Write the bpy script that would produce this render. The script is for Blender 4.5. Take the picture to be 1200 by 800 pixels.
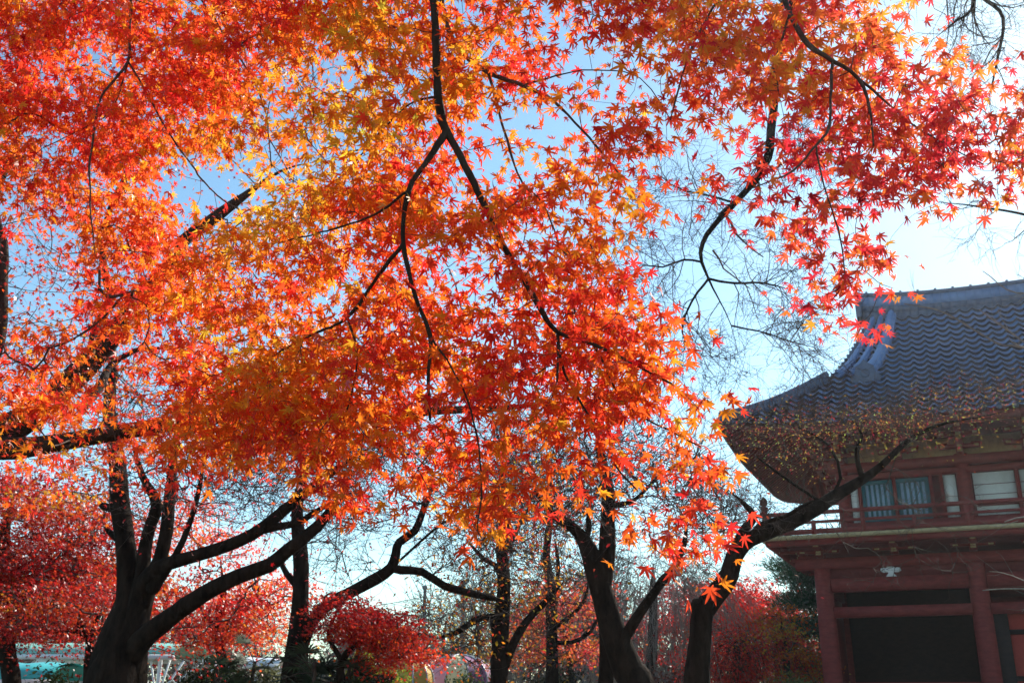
import bpy, math, random
import numpy as np
rng = np.random.default_rng(7)
random.seed(7)
for o in list(bpy.data.objects): bpy.data.objects.remove(o)
SC = bpy.context.scene
COL = SC.collection
# ------------------------------------------------------------------ camera, sky, sun, exposure
PITCH = math.radians(19); CP, SP = math.cos(PITCH), math.sin(PITCH); FPX = 1200.0; EYE = 1.6
cam = bpy.data.cameras.new('camera'); camo = bpy.data.objects.new('camera', cam); COL.objects.link(camo)
camo.location = (0, 0, EYE); camo.rotation_euler = (math.radians(90) + PITCH, 0, 0)
cam.sensor_width = 36; cam.lens = 36; cam.clip_end = 3000; cam.clip_start = 0.05
cam.dof.use_dof = True; cam.dof.focus_distance = 3.4; cam.dof.aperture_fstop = 13.0
SC.camera = camo
SUN_AZ, SUN_EL = math.radians(38), math.radians(33)
w = bpy.data.worlds.new('World'); SC.world = w; w.use_nodes = True
nt = w.node_tree; bg = nt.nodes['Background']
sky = nt.nodes.new('ShaderNodeTexSky'); sky.sky_type = 'NISHITA'; sky.sun_disc = False
sky.sun_elevation = SUN_EL; sky.sun_rotation = SUN_AZ; sky.altitude = 50; sky.air_density = 1.0; sky.dust_density = 0.28; sky.ozone_density = 1.0
tint = nt.nodes.new('ShaderNodeMix'); tint.data_type = 'RGBA'; tint.blend_type = 'MULTIPLY'; tint.inputs[0].default_value = 1; tint.inputs[7].default_value = (.83, 1.03, 1.0, 1)
nt.links.new(sky.outputs[0], tint.inputs[6]); nt.links.new(tint.outputs[2], bg.inputs[0]); bg.inputs[1].default_value = 0.125
sl = bpy.data.lights.new('sun', 'SUN'); sl.energy = 4.8; sl.angle = math.radians(0.5); sl.color = (1.0, 0.94, 0.84)
so = bpy.data.objects.new('sun', sl); COL.objects.link(so)
so.rotation_euler = (math.radians(90) - SUN_EL, 0, -SUN_AZ + math.pi)
so.location = (10, 12, 20)
SC.view_settings.view_transform = 'Standard'; SC.view_settings.look = 'None'
SC.view_settings.exposure = 0.75; SC.view_settings.gamma = 1; SC.view_settings.use_curve_mapping = False
SC.cycles.max_bounces = 8; SC.cycles.diffuse_bounces = 4; SC.cycles.transmission_bounces = 5; SC.cycles.transparent_max_bounces = 8

# ------------------------------------------------------------------ helpers
def at(x, y, Y):
    """point seen at photo pixel (x, y) standing Y metres ahead"""
    a, v = x - 600.0, 400.0 - y
    d = FPX*CP - v*SP; t = Y/d
    return np.array([a*t, Y, EYE + (FPX*SP + v*CP)*t])
def unit(v): return v/np.maximum(np.linalg.norm(v, axis=-1, keepdims=True), 1e-9)
def rn(*s): return rng.standard_normal(s)
def ru(a, b, *s): return rng.uniform(a, b, s)

def link(name, me, parent=None, mat=None):
    o = bpy.data.objects.new(name, me); COL.objects.link(o)
    if parent is not None: o.parent = parent
    if mat is not None: me.materials.append(mat)
    return o
def tag(o, label=None, cat=None, group=None, kind=None):
    if label: o['label'] = label
    if cat: o['category'] = cat
    if group: o['group'] = group
    if kind: o['kind'] = kind
    return o
def empty(name, loc, label=None, cat=None, group=None, rz=0):
    o = bpy.data.objects.new(name, None); COL.objects.link(o); o.location = loc; o.rotation_euler = (0, 0, rz); o.empty_display_size = .2
    return tag(o, label, cat, group)

class MB:
    def __init__(s): s.v = []; s.q = []; s.t = []; s.c = []; s.n = 0; s.mi = 0; s.qm = []; s.tm = []; s.hc = False
    def add(s, v, quads=None, tris=None, col=None):
        v = np.asarray(v, float).reshape(-1, 3)
        if quads is not None and len(quads): s.q.append(np.asarray(quads, np.int64).reshape(-1, 4) + s.n); s.qm.append(np.full(len(s.q[-1]), s.mi))
        if tris is not None and len(tris): s.t.append(np.asarray(tris, np.int64).reshape(-1, 3) + s.n); s.tm.append(np.full(len(s.t[-1]), s.mi))
        s.v.append(v); s.n += len(v)
        s.hc |= col is not None; s.c.append(np.asarray(col, float).reshape(-1, 3) if col is not None else np.full((len(v), 3), .08))
        return s
    def box(s, x0, x1, y0, y1, z0, z1, M=None):
        v = np.array([(x, y, z) for x in (x0, x1) for y in (y0, y1) for z in (z0, z1)], float)
        if M is not None: v = M(v)
        return s.add(v, [(0,1,3,2),(4,6,7,5),(0,4,5,1),(2,3,7,6),(0,2,6,4),(1,5,7,3)])
    def bar(s, p, q, w_, h_=None, up=(0, 0, 1)):
        p, q = np.array(p, float), np.array(q, float); h_ = h_ or w_
        t = unit(q - p); a = unit(np.cross(t, np.array(up, float)) + 1e-6); b = np.cross(a, t)
        v = [e + a*i*w_/2 + b*j*h_/2 for e in (p, q) for i in (-1, 1) for j in (-1, 1)]
        return s.add(v, [(0,1,3,2),(4,6,7,5),(0,4,5,1),(2,3,7,6),(0,2,6,4),(1,5,7,3)])
    def build(s, name, mat, parent=None, smooth=False, off=None):
        if s.n == 0: return None
        V = np.concatenate(s.v)
        if off is not None: V = V - np.asarray(off)
        Q = np.concatenate(s.q) if s.q else np.zeros((0, 4), np.int64)
        T = np.concatenate(s.t) if s.t else np.zeros((0, 3), np.int64)
        me = bpy.data.meshes.new(name)
        me.vertices.add(len(V)); me.vertices.foreach_set('co', V.astype(np.float32).ravel())
        L = np.concatenate([Q.ravel(), T.ravel()]); me.loops.add(len(L)); me.loops.foreach_set('vertex_index', L.astype(np.int32))
        st = np.concatenate([np.arange(len(Q))*4, len(Q)*4 + np.arange(len(T))*3])
        me.polygons.add(len(st)); me.polygons.foreach_set('loop_start', st.astype(np.int32))
        if smooth: me.polygons.foreach_set('use_smooth', np.ones(len(st), bool))
        if s.hc:
            C = np.concatenate(s.c); a = me.color_attributes.new('tint', 'FLOAT_COLOR', 'POINT')
            a.data.foreach_set('color', np.concatenate([C, np.ones((len(C), 1))], 1).astype(np.float32).ravel())
        mm = mat if isinstance(mat, (list, tuple)) else [mat]
        for m_ in mm: me.materials.append(m_)
        if len(mm) > 1: me.polygons.foreach_set('material_index', np.concatenate(s.qm + s.tm).astype(np.int32))
        me.update(calc_edges=True); me.validate()
        return link(name, me, parent)

def tubes(mb, P, R, S=6, rough=0.0):
    """P (N,K,3) centre lines, R (N,K) radii"""
    P = np.asarray(P, float); R = np.asarray(R, float)
    if P.ndim == 2: P = P[None]; R = R[None]
    N, K, _ = P.shape
    T = np.empty_like(P); T[:, 1:-1] = P[:, 2:] - P[:, :-2]; T[:, 0] = P[:, 1] - P[:, 0]; T[:, -1] = P[:, -1] - P[:, -2]; T = unit(T)
    ref = np.tile([0.31, 0.95, 0.05], (N, 1)); bad = np.abs((T[:, 0]*ref).sum(-1)) > .9; ref[bad] = [1, 0, .1]
    n = unit(ref - T[:, 0]*(T[:, 0]*ref).sum(-1, keepdims=True)); ns = [n]
    for k in range(1, K):
        n = n - T[:, k]*(T[:, k]*n).sum(-1, keepdims=True); n = unit(n); ns.append(n)
    Nn = np.stack(ns, 1); B = np.cross(T, Nn)
    a = np.arange(S)*2*math.pi/S
    RR = np.repeat(R[:, :, None], S, 2)
    if rough > 0:
        k = np.arange(K)[None, :, None]; ph = ru(0, 6, N, 1, 1)
        RR = RR*(1 + rough*(0.5*np.sin(3*a + k*.13 + ph) + .35*np.sin(7*a - k*.21 + ph*2) + .3*np.sin(k*.55 + a*2 + ph)) + rough*.25*rn(N, K, S))
    V = P[:, :, None] + RR[..., None]*(np.cos(a)[None, None, :, None]*Nn[:, :, None] + np.sin(a)[None, None, :, None]*B[:, :, None])
    i = np.arange(N)[:, None, None]*K*S; k = np.arange(K-1)[None, :, None]*S; j = np.arange(S)[None, None, :]; j2 = (j+1) % S
    Q = np.stack([i+k+j, i+k+j2, i+k+S+j2, i+k+S+j], -1)
    mb.add(V, Q)

def smooth_path(pts, rad, step):
    """Catmull-Rom through hand set joints"""
    P = np.asarray(pts, float); R = np.asarray(rad, float)
    if len(P) < 2: return P, R
    Q = np.vstack([2*P[0]-P[1], P, 2*P[-1]-P[-2]]); out = []; ro = []
    for i in range(len(P)-1):
        p0, p1, p2, p3 = Q[i:i+4]; n = max(2, int(np.linalg.norm(p2-p1)/step))
        for t in np.arange(n)/n:
            out.append(.5*((2*p1)+(-p0+p2)*t+(2*p0-5*p1+4*p2-p3)*t*t+(-p0+3*p1-3*p2+p3)*t**3)); ro.append(R[i]*(1-t)+R[i+1]*t)
    out.append(P[-1]); ro.append(R[-1])
    return np.array(out), np.array(ro)

def resample(p, k):
    d = np.r_[0, np.cumsum(np.linalg.norm(np.diff(p, axis=0), axis=1))]; s = np.linspace(0, d[-1], k)
    return np.stack([np.interp(s, d, p[:, i]) for i in range(3)], 1)

def limb(mb, joints, S=10, step=.1, rough=.06, wob=0.0, ground=False, stub=False):
    """joints: (px, py, Y, width in photo px). Returns the path and radii."""
    P = [at(j[0], j[1], j[2]) for j in joints]; R = [j[3]/2*j[2]/1200.0 for j in joints]
    if ground:
        b = P[0].copy(); h = b[2]; b[2] = -.15
        m = P[0].copy(); m[2] = .45
        P = [b, m] + P; R = [R[0]*1.75, R[0]*1.2] + R
    p, r = smooth_path(P, R, step)
    if not ground and len(p) > 2:
        t0 = unit(p[1]-p[0]); p = np.vstack([p[0]-t0*r[0]*.75, p[0]-t0*r[0]*.5, p]); r = np.r_[.001, r[0]*.72, r]
    tail = np.clip((1-np.linspace(0, 1, len(r)))/.14, .12, 1) if not stub else 1.0
    r = r*tail
    if wob: p = p + np.cumsum(rn(*p.shape), 0)*0 + wob*np.stack([np.sin(np.arange(len(p))*.9 + ph) for ph in ru(0, 6, 3)], 1)*r[:, None]
    tubes(mb, p, r, S, rough)
    return p, r

def spawn(P, R, m, L, ang=(35, 65), wob=.25, up=.15, K=6, t0=.25, rmin=.0012, taper=.35, rk=.55, keep=1.0, droop=None, lk=.45):
    """children of each path, m per path"""
    N, KK, _ = P.shape
    idx = np.repeat(np.arange(N), m)
    if keep < 1: idx = idx[rng.random(len(idx)) < keep]
    n = len(idx); t = ru(t0, .98, n); f = t*(KK-1); k = np.minimum(f.astype(int), KK-2); f = (f-k)[:, None]
    p0 = P[idx, k]*(1-f) + P[idx, k+1]*f; tan = unit(P[idx, k+1]-P[idx, k]); r0 = R[idx, k]*(1-f[:, 0]) + R[idx, k+1]*f[:, 0]
    per = rn(n, 3); per[:, 2] += up*1.5; per = unit(per - tan*(per*tan).sum(-1, keepdims=True))
    a = np.radians(ru(ang[0], ang[1], n))[:, None]; d = np.cos(a)*tan + np.sin(a)*per
    LL = (L*ru(.55, 1.25, n)*(1-lk*t))[:, None]; out = [p0]; p = p0
    for i in range(1, K):
        d = unit(d + wob*rn(n, 3) + np.array([0, 0, up*.5 if droop is None else droop*i/K])); p = p + d*LL/(K-1); out.append(p)
    rs = np.maximum(r0*rk, rmin)
    return np.stack(out, 1), rs[:, None]*np.linspace(1, taper, K)[None]

def fixed(paths, K=14):
    """bring limbs of different lengths to one array"""
    return np.stack([resample(p, K) for p, r in paths]), np.stack([np.interp(np.linspace(0, 1, K), np.linspace(0, 1, len(r)), r) for p, r in paths])

def grow(skel, targets, step=.08, tip=.0014, pw=2.4, jit=.12, sag=0.0, rmax=.5):
    """join every target to the nearest wood by a wandering twig; returns chains [(pts, radii)]"""
    nodes = []; rads = []
    for p, r in skel: nodes.append(p); rads.append(r)
    base = np.concatenate(nodes); br = np.concatenate(rads); nb = len(base)
    d0 = np.array([np.min(((base-t)**2).sum(1)) for t in targets]); order = np.argsort(d0)
    cap = nb + len(targets)*14 + 100
    A = np.full((cap, 3), 1e6); A[:nb] = base; par = np.full(cap, -1); n = nb; chains = []
    depth = np.zeros(cap)
    for ti in order:
        t = targets[ti]; dd = np.sqrt(((A[:n]-t)**2).sum(1)); j = int(np.argmin(dd + .15*depth[:n])); d = dd[j]
        m = int(min(12, max(2, round(d/step)))); pth = [j]
        dirn = unit(t - A[j])
        if j >= nb and par[j] >= 0: inh = unit(A[j]-A[par[j]])
        else: inh = dirn
        side = rn(3); side -= dirn*side.dot(dirn); side = unit(side)*jit*d*rng.uniform(.3, 1)
        cur = j
        for i in range(1, m+1):
            s = i/m
            q = A[j] + (t-A[j])*s + side*math.sin(math.pi*s) + inh*d*.18*math.sin(math.pi*s) + np.array([0, 0, sag*d*math.sin(math.pi*s)])
            if i < m: q = q + rn(3)*jit*.25*d/m
            A[n] = q; par[n] = cur; depth[n] = depth[cur] + d/m; pth.append(n); cur = n; n += 1
            if n >= cap-2: break
        chains.append(pth)
    rr = np.zeros(n)
    for i in range(n-1, nb-1, -1):
        rr[i] = max(tip, rr[i]**(1/pw)) if rr[i] > 0 else tip
        if par[i] >= nb: rr[par[i]] += rr[i]**pw
    out = []
    for pth in chains:
        r = np.array([rr[i] if i >= nb else 0 for i in pth])
        if pth[0] < nb: r[0] = min(r[1]*1.25, br[pth[0]]*rmax*1.4); r = np.minimum(r, max(br[pth[0]]*rmax, tip))
        else: r[0] = min(r[0], r[1]*1.15)
        out.append((A[pth], r))
    return out, A[nb:n]

def chain_mesh(mb, chains, K=7, S=4):
    if not chains: return
    P, R = fixed(chains, K); tubes(mb, P, R, S)

# ---- leaves
def leaf_template(kind):
    if kind == 'maple':
        ang = [-128, -82, -40, 0, 40, 82, 128]; ln = [.42, .74, .93, 1.0, .93, .74, .42]; v = [(0, 0)]; lob = [-1]
        v.append((0, -.10)); lob.append(-1)
        for i, (a, l) in enumerate(zip(ang, ln)):
            a0 = math.radians(a); hw = math.radians(13 if l > .5 else 17)
            if i:
                am = math.radians((a+ang[i-1])/2); v.append((math.sin(am)*.27, math.cos(am)*.27)); lob.append(-1)
            for da, rr in ((-hw, .52), (-hw*.42, .78), (0, 1), (hw*.42, .78), (hw, .52)):
                v.append((math.sin(a0+da)*l*rr, math.cos(a0+da)*l*rr)); lob.append(i)
        n = len(v); tr = [(0, k, k+1) for k in range(1, n-1)] + [(0, n-1, 1)]
        # petiole as a narrow strip
        v += [(-.012, -.05), (.012, -.05), (.012, -.55), (-.012, -.55)]; lob += [-2]*4; tr += [(n, n+1, n+2), (n, n+2, n+3)]
        return np.array(v), np.array(lob), np.array(tr)
    if kind == 'star':
        v = [(0, 0)]; lob = [-1]; ang = [-105, -52, 0, 52, 105]; ln = [.6, .9, 1, .9, .6]
        v.append((0, -.1)); lob.append(-1)
        for i, (a, l) in enumerate(zip(ang, ln)):
            a0 = math.radians(a)
            if i: am = math.radians((a+ang[i-1])/2); v.append((math.sin(am)*.36, math.cos(am)*.36)); lob.append(-1)
            v.append((math.sin(a0)*l, math.cos(a0)*l)); lob.append(i)
        n = len(v); return np.array(v), np.array(lob), np.array([(0, k, k+1) for k in range(1, n-1)] + [(0, n-1, 1)])
    if kind == 'oval':
        v = [(0, -.9), (.42, -.2), (.3, .5), (0, 1), (-.3, .5), (-.42, -.2)]
        return np.array(v), np.zeros(6, int), np.array([(0, 1, 5), (1, 2, 5), (2, 4, 5), (2, 3, 4)])
    v = [(0, -.8), (.5, 0.1), (0, 1), (-.5, 0.1)]
    return np.array(v), np.zeros(4, int), np.array([(0, 1, 3), (1, 2, 3)])
TEM = {k: leaf_template(k) for k in ('maple', 'star', 'oval', 'kite')}
RAMP_H = np.array([-.2, 0, .2, .42, .62, .8, 1.0, 1.2])
RAMP_C = np.array([(.20, .008, .012), (.42, .010, .012), (.80, .036, .034), (.88, .080, .026), (.90, .20, .018), (.90, .36, .022), (.88, .55, .04), (.55, .50, .05)])
def ramp(h):
    return np.stack([np.interp(h, RAMP_H, RAMP_C[:, i]) for i in range(3)], -1)
def leaves(mb, pos, size, kind, col, nrm, fwd, curl=.25, wig=.12):
    v, lob, tr = TEM[kind]; n = len(pos); V = len(v)
    nrm = unit(nrm); fwd = unit(fwd - nrm*(fwd*nrm).sum(-1, keepdims=True)); sd = np.cross(fwd, nrm)
    r2 = (v**2).sum(1)
    z = -curl*ru(-.3, 1.6, n, 1)*r2[None]
    if kind in ('maple', 'star'):
        nl = lob.max()+1; off = rn(n, nl)*wig; sw = rn(n, nl)*.10
        lo = np.where(lob >= 0, lob, 0); z = z + np.where(lob[None] >= 0, off[:, lo], 0)*r2[None]
        th = np.where(lob[None] >= 0, sw[:, lo], 0) + np.zeros((n, V))
        x = v[None, :, 0]*np.cos(th) + v[None, :, 1]*np.sin(th); y = -v[None, :, 0]*np.sin(th) + v[None, :, 1]*np.cos(th)
        x = x*ru(.72, 1.0, n, 1)
    else:
        z = z - np.abs(v[None, :, 0])*ru(0, .6, n, 1)*-1; x = np.repeat(v[None, :, 0], n, 0)*ru(.7, 1.1, n, 1); y = np.repeat(v[None, :, 1], n, 0)
    s = size[:, None, None]
    W = pos[:, None] + s*(x[..., None]*sd[:, None] + y[..., None]*fwd[:, None] + z[..., None]*nrm[:, None])
    T = tr[None] + (np.arange(n)*V)[:, None, None]
    C = np.repeat(col[:, None], V, 1)
    if kind == 'maple':
        C = C*(1 + .16*(r2[None, :, None]-.4)*rn(n, 1, 1)); C[:, -4:] = np.array([.35, .03, .02])
    mb.add(W, None, T, np.clip(C, 0, 1))
SUNV = np.array([math.sin(SUN_AZ)*math.cos(SUN_EL), math.cos(SUN_AZ)*math.cos(SUN_EL), math.sin(SUN_EL)])

def sprays(mb, targets, per, spread, size, kind, hue, hvar=.14, flat=.35, up=.5, face=.35, curl=.25, wig=.12, sat=None, rnd=.55):
    """a spray of leaves round every target"""
    n = len(targets)*per; c = np.repeat(targets, per, 0)
    d = rn(n, 3); d[:, 2] *= flat; d = d*spread*.6; d[:, 2] -= (d[:, :2]**2).sum(1)/(spread*3)
    pos = c + d
    nr = rn(n, 3)*rnd + np.array([0, 0, up]) + SUNV*face
    fw = d*np.array([1, 1, .3])/spread + rn(n, 3)*.4 + np.array([0, 0, -.55])
    h = hue if np.ndim(hue) else np.full(len(targets), hue)
    hh = np.repeat(h, per) + rn(n)*hvar
    col = ramp(hh)*ru(.75, 1.1, n, 1)
    if sat is not None: col = col*np.array(sat)
    leaves(mb, pos, size*ru(.7, 1.15, n), kind, col, nr, fw, curl, wig)

# ------------------------------------------------------------------ materials
def mat(name):
    m = bpy.data.materials.new(name); m.use_nodes = True; nt = m.node_tree; b = nt.nodes['Principled BSDF']; return m, nt, b
def noise_mat(name, c1, c2, scale=8, rough=.8, bump=.3, detail=6, stretch=(1, 1, 1), spec=.3, metal=0, dist=.01, obj=True, c3=None):
    m, nt, b = mat(name); N = nt.nodes; L = nt.links
    tc = N.new('ShaderNodeTexCoord'); mp = N.new('ShaderNodeMapping'); mp.inputs['Scale'].default_value = stretch
    L.new(tc.outputs['Object'], mp.inputs[0])
    n1 = N.new('ShaderNodeTexNoise'); n1.inputs['Scale'].default_value = scale; n1.inputs['Detail'].default_value = detail; n1.inputs['Roughness'].default_value = .65
    L.new(mp.outputs[0], n1.inputs[0])
    cr = N.new('ShaderNodeValToRGB'); cr.color_ramp.elements[0].position = .32; cr.color_ramp.elements[1].position = .68
    cr.color_ramp.elements[0].color = (*c1, 1); cr.color_ramp.elements[1].color = (*c2, 1)
    if c3: e = cr.color_ramp.elements.new(.74); e.color = (*c3, 1)
    L.new(n1.outputs[0], cr.inputs[0]); L.new(cr.outputs[0], b.inputs['Base Color'])
    b.inputs['Roughness'].default_value = rough; b.inputs['Specular IOR Level'].default_value = spec; b.inputs['Metallic'].default_value = metal
    if bump:
        bp = N.new('ShaderNodeBump'); bp.inputs['Strength'].default_value = bump; bp.inputs['Distance'].default_value = dist
        L.new(n1.outputs[0], bp.inputs['Height']); L.new(bp.outputs[0], b.inputs['Normal'])
    return m
def leaf_mat(name, trans=.6, gloss=.08, boost=1.0):
    m = bpy.data.materials.new(name); m.use_nodes = True; nt = m.node_tree; N = nt.nodes; L = nt.links; N.clear()
    out = N.new('ShaderNodeOutputMaterial'); a = N.new('ShaderNodeAttribute'); a.attribute_name = 'tint'
    tc = N.new('ShaderNodeTexCoord'); ns = N.new('ShaderNodeTexNoise'); ns.inputs['Scale'].default_value = 45; ns.inputs['Detail'].default_value = 3
    L.new(tc.outputs['Object'], ns.inputs[0])
    mr = N.new('ShaderNodeMapRange'); mr.inputs[3].default_value = .72; mr.inputs[4].default_value = 1.25; L.new(ns.outputs[0], mr.inputs[0])
    mx = N.new('ShaderNodeVectorMath'); mx.operation = 'SCALE'; L.new(a.outputs['Color'], mx.inputs[0]); L.new(mr.outputs[0], mx.inputs['Scale'])
    d = N.new('ShaderNodeBsdfDiffuse'); t = N.new('ShaderNodeBsdfTranslucent'); g = N.new('ShaderNodeBsdfGlossy'); g.inputs['Roughness'].default_value = .5
    L.new(mx.outputs[0], d.inputs[0]); 
    hs = N.new('ShaderNodeHueSaturation'); hs.inputs['Value'].default_value = boost; L.new(mx.outputs[0], hs.inputs['Color']); L.new(hs.outputs[0], t.inputs[0])
    m1 = N.new('ShaderNodeMixShader'); m1.inputs[0].default_value = trans; L.new(d.outputs[0], m1.inputs[1]); L.new(t.outputs[0], m1.inputs[2])
    fr = N.new('ShaderNodeFresnel'); fr.inputs[0].default_value = 1.4; ml = N.new('ShaderNodeMath'); ml.operation = 'MULTIPLY_ADD'; ml.inputs[1].default_value = .12; ml.inputs[2].default_value = gloss*.08
    L.new(fr.outputs[0], ml.inputs[0]); m2 = N.new('ShaderNodeMixShader'); L.new(ml.outputs[0], m2.inputs[0]); L.new(m1.outputs[0], m2.inputs[1]); L.new(g.outputs[0], m2.inputs[2])
    L.new(m2.outputs[0], out.inputs[0]); return m
M_LEAF = leaf_mat('maple_leaf', .66, .08, 1.0)
M_LEAF_FAR = leaf_mat('far_leaf', .6, .04, 1.0)
M_NEEDLE = leaf_mat('pine_needle', .3, .1, 1.0)
M_BARK = noise_mat('dark_bark', (.010, .006, .004), (.045, .029, .020), 11, .95, 1.0, 10, (1, 1, .35), .08, dist=.08, c3=(.085, .07, .05))
M_BARKW = noise_mat('warm_bark', (.018, .011, .008), (.075, .050, .036), 12, .9, .9, 8, (1, 1, .35), .15, dist=.03)
M_TWIG = noise_mat('twig_bark', (.04, .025, .02), (.12, .08, .06), 30, .8, .3, 3, spec=.25)
M_TWIGL = noise_mat('pale_twig', (.16, .13, .11), (.30, .25, .21), 30, .75, .2, 3)
M_RED = noise_mat('vermilion_wood', (.155, .018, .016), (.25, .032, .027), 5, .7, .35, 8, (1, 1, 3), .3, dist=.006)
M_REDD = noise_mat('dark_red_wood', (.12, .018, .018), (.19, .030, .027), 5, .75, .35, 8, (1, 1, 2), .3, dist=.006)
M_DARKW = noise_mat('dark_wood', (.014, .008, .007), (.03, .016, .013), 6, .8, .3, 6, (1, 1, 2))
M_OCHRE = noise_mat('ochre_paint', (.38, .27, .14), (.52, .38, .2), 12, .8, .1)
M_PLAST = noise_mat('white_plaster', (.62, .6, .56), (.78, .77, .74), 3, .85, .1, c3=(.7, .68, .64))
M_PANE = noise_mat('sky_tint_pane', (.56, .72, .93), (.64, .79, .96), 2.5, .3, .02, spec=.6)  # pale blue colour stands in for sky mirrored in the glass
M_GREEN = noise_mat('green_painted_slat', (.03, .11, .14), (.04, .15, .18), 10, .6, .2)
M_TILE = noise_mat('grey_blue_tile', (.10, .175, .35), (.16, .26, .46), 2.2, .45, .25, 8, spec=.35, dist=.01, c3=(.23, .32, .50))
M_TILED = noise_mat('dark_roof_tile', (.05, .07, .12), (.09, .12, .19), 5, .5, .25, 8, spec=.5, dist=.01)
M_LIP_SHADE = noise_mat('tile_lip_shade', (.012, .014, .02), (.03, .034, .045), 6, .9, .1)  # near-black tone paints the shadow under each tile lip
M_STONE = noise_mat('grey_stone', (.2, .19, .18), (.36, .35, .33), 9, .9, .5)
M_WHITE = noise_mat('white_paint', (.72, .74, .74), (.82, .83, .83), 8, .5, .1)
M_GROUND = noise_mat('park_ground', (.07, .05, .035), (.16, .12, .08), 2.5, .95, .7, 10, dist=.03, c3=(.24, .10, .04))
M_GRROOF = noise_mat('pale_green_roof_sheet', (.22, .52, .40), (.30, .62, .49), 1.2, .45, .1, c3=(.34, .62, .5))
M_TURQ = noise_mat('turquoise_sheet', (.05, .42, .42), (.08, .52, .50), 1.5, .4, .1)
M_STEEL = noise_mat('galvanised_steel', (.32, .34, .35), (.45, .47, .48), 12, .5, .1, metal=.3)
M_POLE = noise_mat('concrete_pole', (.12, .12, .12), (.2, .2, .2), 12, .85, .2)
M_PINK = noise_mat('pink_canvas', (.62, .25, .32), (.75, .36, .42), 3, .7, .15)
M_CREAM = noise_mat('cream_canvas', (.72, .62, .32), (.82, .74, .46), 3, .7, .15)
M_MAUVE = noise_mat('mauve_canvas', (.28, .10, .20), (.38, .16, .27), 3, .7, .15)
M_YELLOW = noise_mat('mustard_canvas', (.50, .30, .05), (.62, .40, .08), 3, .7, .15)
M_WIRE = noise_mat('black_cable', (.02, .02, .02), (.04, .04, .04), 10, .6, 0)
M_DOOR = noise_mat('bright_red_door', (.40, .045, .03), (.5, .06, .04), 6, .6, .2)

# ------------------------------------------------------------------ ground
def ground():
    n = 120; xs = np.sign(np.linspace(-1, 1, n))*np.abs(np.linspace(-1, 1, n))**2.2*400; X, Yg = np.meshgrid(xs, xs + 20, indexing='ij')
    r = np.hypot(X, Yg); Z = .05*np.sin(X*.35)*np.cos(Yg*.28)*np.exp(-r/200) - .02
    V = np.stack([X, Yg, Z], -1); i = np.arange(n-1)[:, None]*n; j = np.arange(n-1)[None]
    Q = np.stack([i+j, i+n+j, i+n+j+1, i+j+1], -1); mb = MB(); mb.add(V, Q)
    o = mb.build('ground', M_GROUND, smooth=True); tag(o, kind='structure')
    o['label'] = 'bare park soil with fallen leaves under the trees'; o['category'] = 'ground'
ground()

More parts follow.
